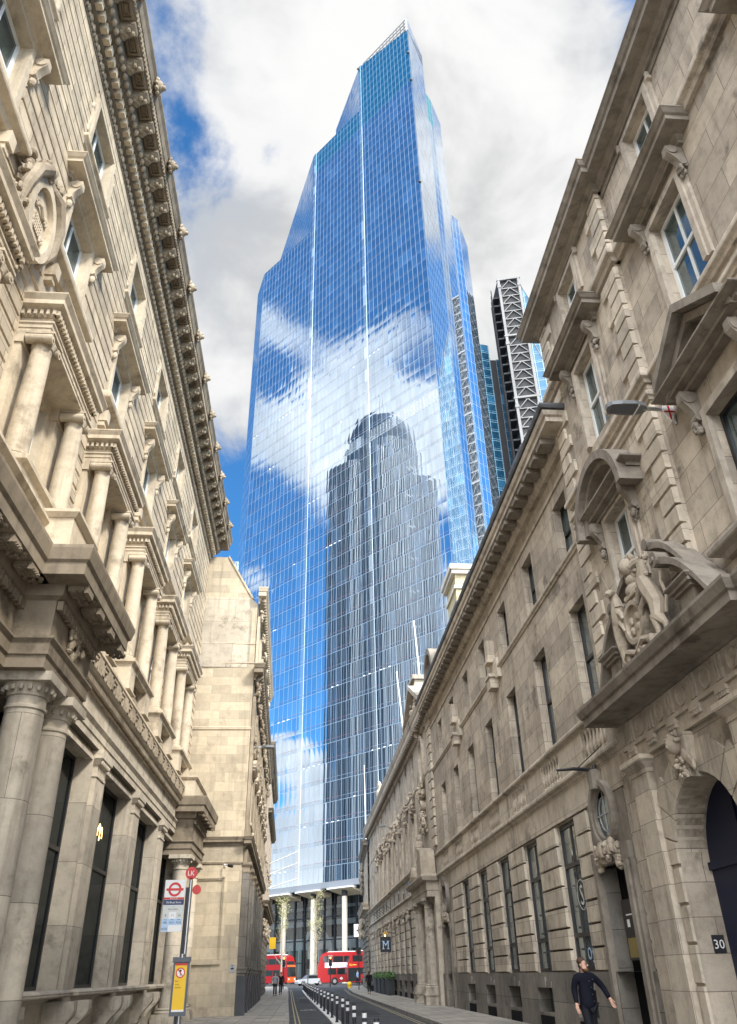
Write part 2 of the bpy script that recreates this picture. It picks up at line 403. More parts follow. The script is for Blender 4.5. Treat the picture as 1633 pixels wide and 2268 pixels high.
def cornice_prof(z0, z1, p, d0=0.0):
    h = z1-z0
    return [(0, z0), (d0+p*.18, z0), (d0+p*.18, z0+.16*h), (d0+p*.30, z0+.26*h), (d0+p*.34, z0+.34*h), (d0+p*.80, z0+.40*h),
            (d0+p*.80, z0+.66*h), (d0+p*.88, z0+.72*h), (d0+p*.97, z0+.90*h), (d0+p, z0+.93*h), (d0+p, z1), (0, z1)]
def string_prof(z0, z1, p, d0=0.0):
    h = z1-z0
    return [(0, z0), (d0+p*.4, z0), (d0+p*.55, z0+.3*h), (d0+p*.95, z0+.45*h), (d0+p, z0+.55*h), (d0+p, z0+.8*h), (d0+p*.9, z1), (0, z1)]
def step_prof(z0, z1, p, d0=0.0):
    h = z1-z0
    return [(0, z0), (d0+p*.35, z0), (d0+p*.35, z0+.3*h), (d0+p*.65, z0+.34*h), (d0+p*.65, z0+.62*h), (d0+p*.8, z0+.7*h), (d0+p, z0+.85*h), (d0+p, z1), (0, z1)]

def console(b, s, w, d0, d1, z0, z1):
    """S-scroll bracket: profile in (d,z), w wide along s, deepest at the top"""
    h = z1-z0; p = d1-d0; P = []
    for k in range(11):
        t = k/10; P.append((d0+p*(.22+.78*(0.5-0.5*cos(pi*min(1, t*1.25))))*(1 if t > .02 else .8)+p*.10*sin(t*3*pi)*(1-t), z0+h*t))
    b.sprism([(d0, z0)]+P+[(d0, z1)], s-w/2, s+w/2)
    # volutes stand a little proud on both cheeks
    for zc, rr, dc in ((z1-.2*h, .19*h, d1-.19*h), (z0+.15*h, .11*h, d0+.18*p+.06*h)):
        n = 12; dc = max(dc, d0+rr*.6)
        poly = [(dc+rr*cos(2*pi*k/n), zc+rr*sin(2*pi*k/n)) for k in range(n)]
        b.sprism(poly, s-w/2-.025, s+w/2+.025)

def sash(parent, f, s0, s1, z0, z1, d, fm='frame_white', nx=1, nz=1, gm='window_glass', bar=.06, name='window'):
    """window: frame with bars, pane as sub-part"""
    b = B(f); t = bar
    b.box(s0, s0+t, d, d+.07, z0, z1); b.box(s1-t, s1, d, d+.07, z0, z1)
    b.box(s0+t, s1-t, d, d+.07, z0, z0+t); b.box(s0+t, s1-t, d, d+.07, z1-t, z1)
    for k in range(1, nx+1):
        c = s0+(s1-s0)*k/(nx+1); b.box(c-t*.35, c+t*.35, d+.004, d+.06, z0+t, z1-t)
    zs = nz if isinstance(nz, (list, tuple)) else [z0+(z1-z0)*k/(nz+1) for k in range(1, nz+1)]
    for c in zs: b.box(s0+t, s1-t, d+.008, d+.085, c-t*.5, c+t*.5)
    wo = b.build(name, fm, parent)
    g = B(f); g.quad((s0+t*.5, d+.03, z0+t*.5), (s1-t*.5, d+.03, z0+t*.5), (s1-t*.5, d+.03, z1-t*.5), (s0+t*.5, d+.03, z1-t*.5))
    g.build('pane', gm, wo); return wo

def repeat(parent, f, name, m, build, positions, smooth=False):
    """one mesh, one object per position along the wall"""
    b = B(f); build(b); o0 = None
    for s in positions:
        if o0 is None: o = o0 = b.build(name, m, parent, smooth)
        else: o = o0.copy(); COL.objects.link(o)
        o.location = (f.u[0]*s, f.u[1]*s, 0)
def frange(a, b, st):
    out = []
    while a < b-1e-6: out.append(a); a += st
    return out

def surround(b, s0, s1, z0, z1, w=.22, p=.08, sill=False):
    """architrave round an opening, two steps"""
    for a, k, e in ((w, 0, p*.6), (w*.6, p*.6, p)):
        b.box(s0-a, s0, k, e, z0, z1+a); b.box(s1, s1+a, k, e, z0, z1+a); b.box(s0, s1, k, e, z1, z1+a)

def carve(b, s0, s1, z0, z1, d0, amp, n, seed=1, size=.12):
    """foliage carved in relief: overlapping leaf lumps"""
    r = random.Random(seed)
    for k in range(n):
        a = size*r.uniform(.6, 1.3)
        b.ball(r.uniform(s0, s1), d0+r.uniform(0, amp), r.uniform(z0, z1), a*r.uniform(.5, 1.2), a*r.uniform(.5, .9), a*r.uniform(.5, 1.2), 6)

def column(parent, f, s, d, z0, z1, r, style='ionic', m='warm_stone', name='column'):
    """base, tapered shaft, capital as one thing part; capital is a sub-part"""
    b = B(f); h = z1-z0; ch = r*1.15 if style == 'ionic' else r*1.5
    zb = z0+r*.9; zt = z1-ch
    b.box(s-r*1.4, s+r*1.4, d-r*1.4, d+r*1.4, z0, z0+r*.35)
    prof = [(r*1.38, z0+r*.35), (r*1.4, z0+r*.5), (r*1.25, z0+r*.62), (r*1.15, z0+r*.66), (r*1.22, z0+r*.78), (r*1.05, z0+r*.88)]
    for k in range(9):
        t = k/8; prof.append((r*(1-.15*t**1.8), zb+(zt-zb)*t))
    b.lathe(s, d, prof, 20); o = b.build(name, m, parent, smooth=True)
    c = B(f); rt = r*.86
    if style == 'ionic':
        c.lathe(s, d, [(rt, zt-.02), (rt*1.12, zt), (rt*1.12, zt+.05), (rt*1.3, zt+ch*.45), (rt*1.3, zt+ch*.5)], 16)
        for q in (-1, 1):
            n = 12; rr = r*.46
            poly = [(s+q*rt*1.15+rr*cos(2*pi*k/n), zt+ch*.40+rr*sin(2*pi*k/n)) for k in range(n)]
            c.prism(poly, d-r*1.12, d+r*1.16)
            poly = [(s+q*rt*1.15+rr*.4*cos(2*pi*k/n), zt+ch*.40+rr*.4*sin(2*pi*k/n)) for k in range(n)]
            c.prism(poly, d+r*1.16, d+r*1.24)
            for dd in (-1.12, 1.12): 
                pass
        c.box(s-rt*1.2, s+rt*1.2, d-r*1.02, d+r*1.08, zt+ch*.50, zt+ch*.78)
        c.box(s-r*1.28, s+r*1.28, d-r*1.2, d+r*1.28, zt+ch*.78, z1)
    else:
        c.lathe(s, d, [(rt, zt-.02), (rt*1.08, zt), (rt*1.08, zt+.04), (rt, zt+.06), (rt, zt+ch*.35), (rt*1.1, zt+ch*.38), (rt*1.1, zt+ch*.45), (rt*1.36, zt+ch*.68), (rt*1.38, zt+ch*.72)], 20)
        for k in range(18):
            a = 2*pi*k/18; c.ball(s+rt*1.27*cos(a), d+rt*1.27*sin(a), zt+ch*.58, r*.13, r*.13, r*.17, 6)
        c.box(s-r*1.3, s+r*1.3, d-r*1.3, d+r*1.3, zt+ch*.72, z1)
    c.build('capital', m, o, smooth=True); return o

def baluster(b, s, d, z0, z1, r):
    h = z1-z0
    b.lathe(s, d, [(r*.9, z0), (r*.9, z0+.08*h), (r*.5, z0+.12*h), (r, z0+.30*h), (r*.95, z0+.38*h), (r*.45, z0+.66*h), (r*.42, z0+.8*h), (r*.7, z0+.86*h), (r*.85, z0+.92*h), (r*.85, z1)], 10)
# ------------------------------------------------------------------ ground
def gz(y):  # the street rises very slightly towards the far junction
    return 0.0 if y < 85 else .26*min(1.0, (y-85)/45)
def pave_mat(name, c1, c2, bw, bh, mc, seed):
    stone(name, c1, c2, tuple(x*.5 for x in c2), streak=.0, stain=.6, bump=.12, seed=seed)
    m = MATS[name]; t = NT(m.node_tree); b = m.node_tree.nodes['Principled BSDF']
    src = b.inputs['Base Color'].links[0].from_socket
    tcn = t.n('ShaderNodeTexCoord'); br = t.n('ShaderNodeTexBrick'); br.offset = .37
    sw = t.n('ShaderNodeMapping'); sw.inputs['Rotation'].default_value = (0, 0, radians(90)); t.l(tcn.outputs['Object'], sw.inputs[0]); t.l(sw.outputs[0], br.inputs['Vector'])
    for k, v in (('Scale', 1.0), ('Mortar Size', .012), ('Brick Width', bw), ('Row Height', bh)): br.inputs[k].default_value = v
    br.inputs['Color1'].default_value = (.8, .8, .8, 1); br.inputs['Color2'].default_value = (1.1, 1.1, 1.1, 1); br.inputs['Mortar'].default_value = (.4, .4, .4, 1)
    t.l(t.mix(1.0, src, br.outputs['Color'], 'MULTIPLY'), b.inputs['Base Color'])
pave_mat('paving', (.40, .37, .32), (.31, .285, .25), .95, .62, None, 2)
mat('asphalt', (.060, .063, .068), .9, 0, .3, noise=.35, nscale=1.3)
mat('asphalt_patch', (.035, .036, .04), .85, 0, .3, noise=.3, nscale=2)
mat('kerb_stone', (.30, .285, .26), .8, 0, .3, noise=.3, nscale=2)
mat('earth', (.12, .115, .11), .9)
mat('yellow_line', (.36, .30, .17), .7, noise=.3, nscale=4)
mat('white_line', (.66, .66, .64), .7, noise=.2, nscale=4)

def sheet(name, left, right, m, dz, thick=0.0, kind='structure', parent=None):
    """ground strip between two polylines [(x,y)...] of equal length"""
    b = B()
    for i in range(len(left)-1):
        a, c, e, g = left[i], right[i], right[i+1], left[i+1]
        P = [(p[0], p[1], gz(p[1])+dz) for p in (a, c, e, g)]
        b.quad(*P)
        if thick:
            Q = [(p[0], p[1], p[2]-thick) for p in P]
            b.quad(P[0], P[3], Q[3], Q[0]); b.quad(P[1], P[2], Q[2], Q[1])
            if i == 0: b.quad(P[0], P[1], Q[1], Q[0])
            if i == len(left)-2: b.quad(P[2], P[3], Q[3], Q[2])
    return b.build(name, m, parent, kind=kind)
bg = B(); bg.quad((-1500, -800, -.3), (1500, -800, -.3), (1500, 2500, -.3), (-1500, 2500, -.3)); bg.build('ground', 'earth', kind='structure')
YS = [-30, 20, 36, 62, 85, 108, 130, 152]
LK = [(-.2, -30), (-.33, 20), (-.47, 36), (-.91, 62), (-1.25, 85), (-1.65, 108), (-2.05, 122), (-7.5, 128)]
RK = [(4.72, -30), (4.72, 20), (4.72, 36), (4.75, 62), (4.82, 85), (5.25, 104), (6.6, 116), (13, 124)]
rl = [(-.2, -30), (-.33, 20), (-.47, 36), (-.91, 62), (-1.25, 85), (-1.65, 108), (-30, 126), (-60, 150), (-60, 175)]
rr = [(4.72, -30), (4.72, 20), (4.72, 36), (4.75, 62), (4.82, 85), (5.25, 104), (40, 122), (60, 135), (60, 165)]
sheet('road', rl, rr, 'asphalt', 0.0)
sheet('left_pavement', [(-16, p[1]) for p in LK], [(p[0]-.16, p[1]) for p in LK], 'paving', .115, .3)
sheet('right_pavement', [(p[0]+.16, p[1]) for p in RK], [(max(16, p[0]+3), p[1]) for p in RK], 'paving', .115, .3)
sheet('left_kerb', [(p[0]-.16, p[1]) for p in LK], LK, 'kerb_stone', .12, .3)
sheet('right_kerb', RK, [(p[0]+.16, p[1]) for p in RK], 'kerb_stone', .12, .3)
for off in (.22, .38):
    sheet('yellow_line', [(p[0]+off, p[1]) for p in LK[:6]], [(p[0]+off+.055, p[1]) for p in LK[:6]], 'yellow_line', .004)
    sheet('yellow_line', [(p[0]-off-.055, p[1]) for p in RK[:6]], [(p[0]-off, p[1]) for p in RK[:6]], 'yellow_line', .004)
BOLL = [(1.28, 15.7), (1.33, 19.4), (1.37, 23.9), (1.40, 27.9), (1.40, 31.2), (1.35, 34.9), (1.29, 38.7), (1.21, 42.0), (1.13, 45.8), (1.06, 50.2),
        (.95, 55.7), (.86, 60.3), (.77, 65.2), (.69, 69.6), (.61, 74.2), (.53, 79.0), (.46, 83.6), (.38, 88.4), (.30, 93.0), (.22, 98.0), (.14, 103.0)]
bl = [(1.1, -5), (1.28, 15.7), (1.40, 29), (1.29, 38.7), (1.06, 50.2), (.77, 65.2), (.53, 79), (.14, 104)]
sheet('white_edge_strip', [(p[0]-.17, p[1]) for p in bl], [(p[0]+.17, p[1]) for p in bl], 'white_line', .05, .06)

def ground_mark(cx, cy, sc, seed):
    """worn cycle symbol: two wheels and a frame"""
    b = B(); z = gz(cy)+.004
    f = lambda x, y: (cx+x*sc, cy+y*sc*2.2, z)
    for wx in (-.38, .38):
        for k in range(14):
            a0, a1 = 2*pi*k/14, 2*pi*(k+1)/14
            b.quad(*[f(wx+r*cos(a), -.1+r*sin(a)) for r, a in ((.2, a0), (.28, a0), (.28, a1), (.2, a1))])
    for (x0, y0), (x1, y1) in (((-.38, -.1), (-.12, .28)), ((-.12, .28), (.30, .28)), ((-.12, .28), (.05, -.1)), ((.05, -.1), (.30, .28)), ((.38, -.1), (.27, .45)), ((-.38, -.1), (.05, -.1))):
        dx, dy = x1-x0, y1-y0; L = hypot(dx, dy); nx, ny = -dy/L*.035, dx/L*.035
        b.quad(f(x0+nx, y0+ny), f(x1+nx, y1+ny), f(x1-nx, y1-ny), f(x0-nx, y0-ny))
    b.build('road_marking', 'white_line', kind='structure')
for x0, y0, x1, y1 in ((2.2, 41, 3.6, 47), (2.6, 58, 4.3, 60.5), (-.2, 62, .5, 71), (1.9, 70, 3.2, 82)):
    b = B(); b.quad((x0, y0, .003), (x1, y0, .003), (x1+.1, y1, .003), (x0+.08, y1, .003)); b.build('road_patch', 'asphalt_patch', kind='structure')
for x, y in ((3.0, 38.5), (.5, 56), (2.4, 66)):
    b = B(); b.hprism([(x+.33*cos(2*pi*k/20), y+.33*sin(2*pi*k/20)) for k in range(20)], .001, .007); b.build('manhole_cover', 'iron_black', kind='structure')
ground_mark(.35, 49, .62, 1); ground_mark(.0, 75, .62, 2)

# ================================================================== LEFT: ornate bank building
LB = thing('bank_building', 'ornate warm stone bank with paired columns, rusticated upper wall and huge bracketed cornice', 'building', (-6, 22, 0))
f = Fac((-6, 0), (0, 1), (1, 0), (-6, 22))
BAYS = [3.0, 8.2, 13.4, 18.6, 23.8, 29.0, 34.2]
S0, S1 = -4.0, 40.6
holesA = [(c-.85, c+.85, 20.0, 21.75) for c in BAYS]
holesB = [(c-.85, c+.85, 15.75, 18.0) for c in BAYS]
holesC = [(c-.75, c+.75, 10.0, 12.6 if c > 10 else 11.9) for c in BAYS]
b = B(f); b.wall(S0, S1, 9.2, 22.55, holesA+holesB+holesC, 0, .24)
b.quad((S0, 0, 9.2), (S0, -14, 9.2), (S0, -14, 24), (S0, 0, 24)); b.quad((S1, 0, 0), (S1, -14, 0), (S1, -14, 24), (S1, 0, 24))
b.quad((S0, -14, 0), (S1, -14, 0), (S1, -14, 24), (S0, -14, 24))
b.build('wall', 'warm_stone', LB)
b = B(f)
skip = [(h[0]-.28, h[1]+.28, h[2]-.25, h[3]+.28) for h in holesA+holesB] + [(c-1.4, c+1.4, 18.0, 18.42) for c in BAYS] + [(c-1.75, c+1.75, 9.2, 14.12) for c in BAYS] + [(c-1.3, c+1.3, 14.9, 15.3) for c in BAYS]
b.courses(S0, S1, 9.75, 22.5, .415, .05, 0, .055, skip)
b.build('rusticated_facing', 'warm_ashlar', LB)
# cornice
b = B(f); b.band([(0, 22.5), (.07, 22.5), (.09, 22.84), (.2, 22.86), (.2, 23.15), (.40, 23.17), (.5, 23.34), (.55, 23.40), (.55, 23.74), (1.0, 23.76), (1.0, 24.02), (1.05, 24.06), (1.10, 24.3), (1.17, 24.42), (1.17, 24.5), (0, 24.56)], S0, S1, 0, (False, True))
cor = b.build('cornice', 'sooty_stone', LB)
b = B(f); r = random.Random(4); s = S0
while s < S1:      # carved leaf band, dentils, egg course
    b.ball(s, .10, 22.68, .085, .06, .13, 6); b.ball(s+.12, .09, 22.62, .05, .05, .09, 6); s += .25
b.build('leaf_band', 'carved_warm', cor)
b = B(f); s = S0
while s < S1: b.box(s, s+.17, .2, .38, 22.88, 23.13); s += .29
b.build('dentil_band', 'warm_stone', cor)
b = B(f); s = S0
while s < S1: b.ball(s, .50, 23.27, .10, .09, .12, 8); s += .24
b.build('egg_band', 'carved_warm', cor)
def modillion(b):
    console(b, 0, .30, .53, .97, 23.36, 23.75)
    for q in range(4): b.ball((q % 2-.5)*.12, .60+.09*q, 23.40+.05*q, .08, .08, .08, 6)
def coffer(b):
    for u0, u1, e0, e1 in ((.22, .28, .60, .94), (.66, .72, .60, .94), (.28, .66, .60, .66), (.28, .66, .88, .94)): b.box(u0, u1, e0, e1, 23.68, 23.76)
    for u0, u1, e0, e1 in ((.32, .35, .70, .84), (.59, .62, .70, .84), (.35, .59, .70, .73), (.35, .59, .81, .84)): b.box(u0, u1, e0, e1, 23.71, 23.76)
f.b = (-6, 22)
repeat(cor, f, 'modillion', 'carved_warm', modillion, frange(.2, S1, .94)); repeat(cor, f, 'coffer', 'sooty_stone', coffer, frange(.2, S1-.5, .94))
b = B(f); s = S0
while s < S1: b.box(s, s+.07, 1.0, 1.03, 23.78, 24.0); s += .13
b.build('bead_band', 'carved_warm', cor)
for k in range(14):
    s = 5.6+2.6*k; b = B(f); b.ball(s, 1.20, 24.28, .17, .15, .20, 10); b.ball(s, 1.33, 24.22, .09, .09, .08, 8)
    for q in range(9):
        a = 2*pi*q/9; b.ball(s+.19*cos(a), 1.16, 24.28+.22*sin(a), .085, .07, .085, 6)
    for e in (-.06, .06): b.ball(s+e, 1.33, 24.33, .035, .03, .03, 6)
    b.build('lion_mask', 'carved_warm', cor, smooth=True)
b = B(f); b.box(S0, S1-.4, -13.9, .3, 24.3, 24.7); b.build('roof', 'lead_grey', LB)
# windows of the two upper rows
for c in BAYS:
    for (a, e, z0, z1), nz in (((c-.85, c+.85, 20.0, 21.75), 1), ((c-.85, c+.85, 15.75, 18.0), 1)):
        sash(LB, f, a, e, z0, z1, -.24, 'frame_white', 1, nz, bar=.085)
    b = B(f); surround(b, c-.85, c+.85, 20.0, 21.75, .24, .10)
    b.band(string_prof(19.78, 20.0, .16), c-1.1, c+1.1)
    for q in (-1, 1):
        b.prism([(c+q*1.09, 20.1), (c+q*1.22, 20.25), (c+q*1.16, 20.8), (c+q*1.25, 21.2), (c+q*1.09, 21.5)], 0, .09)
        b.ball(c+q*1.2, .06, 21.2, .1, .07, .1, 6); b.ball(c+q*1.17, .06, 20.25, .08, .06, .08, 6)
    b.build('window_surround', 'warm_stone', LB)
    b = B(f); surround(b, c-.85, c+.85, 15.75, 18.0, .24, .10); b.band(cornice_prof(18.04, 18.42, .52), c-1.28, c+1.28)
    for q in (-1, 1):
        console(b, c+q*1.16, .17, .02, .34, 17.4, 18.06)
        b.ball(c+q*1.16, .10, 17.34, .08, .09, .13, 8)
    b.build('window_hood', 'warm_stone', LB)
    b = B(f); b.band(string_prof(15.28, 15.72, .34), c-1.22, c+1.22)
    for q in (-1, 1): b.box(c+q*1.02-.13, c+q*1.02+.13, 0, .24, 14.95, 15.3); b.box(c+q*1.02-.10, c+q*1.02+.10, 0, .18, 14.8, 14.96)
    b.build('window_sill', 'warm_stone', LB)
# columned window bays of the first floor
def aedicule(c, dz=0.0):
    fe = (lambda s, d, z: f(s, d, z+dz)); fe.u = f.u
    b = B(fe)
    b.band([(0, 13.3), (.64, 13.3), (.64, 13.38), (.66, 13.39), (.66, 13.48), (.69, 13.5), (.69, 13.54), (.64, 13.55), (.64, 13.66), (0, 13.66)], c-1.56, c+1.56, .64)
    b.band([(0, 13.66), (.67, 13.66), (.67, 13.80), (.71, 13.81), (.86, 13.87), (.86, 13.98), (.93, 14.09), (.93, 14.12), (0, 14.14)], c-1.56, c+1.56, .64)
    a = b.build('aedicule', 'warm_stone', LB)
    b = B(fe); s = c-1.66
    while s < c+1.6: b.box(s, s+.07, .67, .78, 13.67, 13.79); s += .125
    for e in [x*.125 for x in range(6)]:
        for q in (-1, 1): b.box(c+q*1.59-.10 if q < 0 else c+1.59, c+q*1.59 if q < 0 else c+1.69, e+.02, e+.08, 13.67, 13.79)
    b.build('dentil_band', 'warm_stone', a)
    for q in (-1, 1):
        column(a, f, c+q*1.28, .45, 9.75, 13.3+dz, .23)
        b = B(f); b.box(c+q*1.28-.27, c+q*1.28+.27, 0, .13, 9.75, 13.0+dz); b.box(c+q*1.28-.31, c+q*1.28+.31, 0, .17, 13.0+dz, 13.3+dz); b.build('pilaster', 'warm_stone', a)
    b = B(f)
    for q in (-1, 1):
        b.band(step_prof(8.62, 8.85, .84, 0), c+q*1.28-.34, c+q*1.28+.34, .74); b.box(c+q*1.28-.34, c+q*1.28+.34, 0, .78, 8.85, 9.5)
    b.band([(0, 9.5), (.78, 9.5), (.80, 9.58), (.88, 9.64), (.88, 9.74), (0, 9.75)], c-1.62, c+1.62, .78)
    b.box(c-.94, c+.94, .1, .34, 8.62, 9.5); b.box(c-.94, c+.94, .34, .66, 8.62, 8.74)
    b.build('pedestal', 'warm_stone', a)
    b = B(f)
    for k in range(8): baluster(b, c-.80+.229*k, .5, 8.74, 9.5, .085)
    b.build('balustrade', 'carved_warm', a, smooth=True)
    sash(a, f, c-.75, c+.75, 10.0, 12.6 if c > 10 else 11.9, -.24, 'frame_white', 1, [12.0], bar=.07)
for c in BAYS: aedicule(c, {3.0: -1.25, 8.2: -1.1, 13.4: -.45}.get(c, 0.0))
# ground floor
PIL = [c+2.6+.2 for c in BAYS[:-1]]+[37.0+.2]
wins = [(PIL[i]+.78, PIL[i+1]-.78) for i in range(len(PIL)-1)]
b = B(f); b.wall(S0, S1, 0, 9.2, [(a, e, 1.4, 6.5) for a, e in wins], .32, .30); b.build('ground_floor_wall', 'warm_block', LB)
for i, (a, e) in enumerate(wins):
    b = B(f)
    for q, o in ((a, 1), (e, -1)):
        for w_, k, dd in ((.36, .32, .40), (.22, .40, .46), (.10, .46, .52)): b.box(min(q, q-o*w_), max(q, q-o*w_), k, dd, 1.42, 6.45)
    b.box(a-.3, e+.3, .32, .40, 6.45, 6.74); b.box(a-.2, e+.2, .40, .46, 6.45, 6.64); b.box(a-.1, e+.1, .46, .52, 6.45, 6.54)
    b.build('window_architrave', 'warm_block', LB)
    sash(LB, f, a, e, 1.4, 6.5, .02, 'frame_black', 1, [4.3], 'window_black', bar=.1)
    b = B(f); b.band(string_prof(1.18, 1.42, .78), a-.34, e+.34, .6)
    b.build('window_sill', 'warm_block', LB)
    for q in (a-.1, e+.1): b = B(f); console(b, q, .30, .32, .98, .30, 1.2); b.build('sill_console', 'warm_block', LB)
for p in PIL:
    b = B(f); b.box(p-.43, p+.43, 0, .58, .2, 6.1); b.box(p-.52, p+.52, 0, .66, 0, .32); b.box(p-.48, p+.48, 0, .62, .32, .5)
    pi_ = b.build('pilaster', 'warm_block', LB)
    b = B(f); b.band([(0, 6.1), (.61, 6.1), (.61, 6.16), (.58, 6.18), (.58, 6.38), (.62, 6.40), (.70, 6.52), (.72, 6.54), (.72, 6.74), (0, 6.74)], p-.43, p+.43, .58)
    for k in range(6): b.ball(p-.4+.16*k, .66, 6.46, .06, .05, .06, 6)
    b.build('capital', 'warm_block', pi_)
b = B(f); b.band([(0, 6.75), (.58, 6.75), (.58, 6.92), (.61, 6.94), (.61, 7.10), (.68, 7.2), (.68, 7.24), (.57, 7.26), (.57, 7.78), (0, 7.78)], S0, S1-1, .58, (False, True))
b.build('entablature', 'warm_block', LB)
b = B(f); b.band([(0, 7.78), (.62, 7.78), (.62, 7.96), (.80, 8.0), (.86, 8.07), (.74, 8.09), (.74, 8.62), (.80, 8.63), (.80, 8.70), (0, 8.70)], S0, S1-1, .62, (False, True))
kb = b.build('string_course', 'warm_stone', LB)
b = B(f); s = S0
while s < S1-1: b.box(s, s+.09, .62, .76, 7.80, 7.95); s += .155
b.build('dentil_band', 'sooty_stone', kb)
b = B(f); s = S0
while s < S1-2:  # square fret
    for u0, u1, z0, z1 in ((0, .5, 8.50, 8.56), (0, .06, 8.15, 8.56), (0, .38, 8.15, 8.21), (.32, .38, 8.15, 8.42), (.16, .38, 8.37, 8.43), (.5, .56, 8.15, 8.56), (.62, .68, 8.15, 8.56), (.68, .96, 8.15, 8.21), (.90, .96, 8.15, 8.56), (.78, .82, 8.3, 8.56)):
        b.box(s+u0, s+u1, .74, .80, z0, z1)
    s += 1.06
b.build('fret_band', 'carved_warm', kb)
# porticoes
def portico(s0, s1, cols, dcol, dent, rcol, zc, hood, hz0, hz1, par, soot):
    p = B(f)
    p.band([(0, zc), (dent, zc), (dent, zc+.2), (dent+.04, zc+.22), (dent+.04, zc+.42), (dent+.1, zc+.48), (dent+.1, zc+.52), (dent, zc+.54), (dent, hz0-.25), (dent+.12, hz0-.2), (dent+.14, hz0), (0, hz0)], s0, s1, dent)
    p.band([(0, hz0), (hood-.1, hz0), (hood-.1, hz0+.22), (hood-.05, hz0+.26), (hood, hz1-.06), (hood, hz1), (0, hz1+.05)], s0, s1, dent)
    po = p.build('portico', soot, LB)
    for c in cols: column(po, f, c, dcol, .32, zc, rcol, 'doric', 'warm_block')
    b = B(f)
    for c in cols: b.box(c-rcol*1.5, c+rcol*1.5, dcol-rcol*1.5, dcol+rcol*1.5, 0, .33)
    b.build('column_plinth', 'warm_block', po)
    b = B(f); s = s0-.1
    while s < s1+.2:
        b.box(s, s+.34, dent+.18, hood-.2, hz0-.10, hz0-.003)
        b.box(s, s+.34, hood-.19, hood-.12, hz0-.14, hz0-.01)
        for u in range(4):
            for e in range(3): b.box(s+.03+.08*u, s+.07+.08*u, dent+.24+.11*e, dent+.30+.11*e, hz0-.125, hz0-.10)
        c0 = s+.62
        for a0 in range(8): b.ball(c0+.13*cos(a0*pi/4), dent+(hood-dent)*.5+.13*sin(a0*pi/4), hz0-.02, .055, .055, .04, 6)
        b.ball(c0, dent+(hood-dent)*.5, hz0-.03, .05, .05, .05, 6)
        s += .92
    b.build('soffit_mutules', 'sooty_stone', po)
    b = B(f); s = s0
    while s < s1: b.box(s, s+.09, dent+.02, dent+.12, hz0-.42, hz0-.26); s += .16
    b.build('dentil_band', soot, po)
    b = B(f); b.box(par[0], par[1], 0, par[2], hz1, par[3]-.14)
    b.band([(0, par[3]-.14), (par[2]+.03, par[3]-.14), (par[2]+.10, par[3]-.06), (par[2]+.10, par[3]), (0, par[3]+.03)], par[0], par[1], par[2])
    b.build('parapet_block', 'warm_stone', po); return po
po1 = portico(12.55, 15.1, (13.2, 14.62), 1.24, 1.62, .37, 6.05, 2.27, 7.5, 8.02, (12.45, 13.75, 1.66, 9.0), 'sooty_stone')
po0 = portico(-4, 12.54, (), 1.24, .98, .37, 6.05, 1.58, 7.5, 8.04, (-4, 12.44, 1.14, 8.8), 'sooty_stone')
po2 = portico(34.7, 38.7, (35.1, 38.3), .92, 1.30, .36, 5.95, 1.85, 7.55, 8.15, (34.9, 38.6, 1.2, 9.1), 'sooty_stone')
b = B(f); b.box(9.0, 12.6, .32, .9, 0, 5.6); b.build('door_surround', 'warm_block', po1)
b = B(f); b.box(10.2, 11.4, .905, .93, .2, 3.4); b.build('door', 'dark_void', po1)
b = B(f); carve(b, 12.0, 12.4, 4.4, 6.0, .6, .25, 46, 3, .12); b.build('fruit_drop', 'carved_warm', po1, smooth=True)
b = B(f); carve(b, 13.4, 14.3, 6.65, 7.15, 1.64, .05, 30, 5, .09); b.build('carved_panel', 'carved_warm', po1, smooth=True)
# cartouche between the upper windows
b = B(f); cx, cz = 10.75, 14.85
b.disc(cx, cz, .55, .05, .30, 24, .85)
b.ring(cx, cz, .50, .68, .1, .42, 28, 0, 2*pi, .80, 1.02)
ca = b.build('cartouche', 'warm_stone', LB, smooth=True)
b = B(f)
for i in range(-3, 4):
    b.box(cx+i*.07-.012, cx+i*.07+.012, .30, .335, cz-.32, cz+.05); 
for i in range(5): b.box(cx-.22, cx+.22, .30, .332, cz-.32+.085*i, cz-.30+.085*i)
for q in (-1, 1):
    for k in range(2):
        for a in range(5): b.ball(cx+q*.28+.06*cos(a*1.256), .33, cz+.25-.55*k+.06*sin(a*1.256), .045, .04, .045, 6)
b.tube([(cx-.3, .32, cz+.2), (cx-.1, .36, cz+.3), (cx+.1, .34, cz+.2), (cx+.3, .32, cz+.3)], .035)
b.build('shield_relief', 'warm_stone', ca, smooth=True)
b = B(f)
for q in (-1, 1):
    b.tube([(cx+q*.7, .2, cz-.6), (cx+q*.85, .35, cz), (cx+q*.75, .42, cz+.6), (cx+q*.4, .45, cz+1.05), (cx+q*.1, .4, cz+1.1)], [.06, .12, .14, .14, .07], 8)
carve(b, cx-.95, cx-.65, cz-.9, cz+.9, .12, .22, 60, 11, .11); carve(b, cx-.4, cx+.4, cz+.95, cz+1.5, .15, .3, 46, 12, .12)
carve(b, cx+.6, cx+.9, cz-.2, cz+.9, .1, .2, 30, 14, .10); carve(b, cx-.15, cx+.15, cz-1.5, cz-1.0, .1, .2, 26, 13, .10)
b.build('foliage_carving', 'carved_warm', ca, smooth=True)

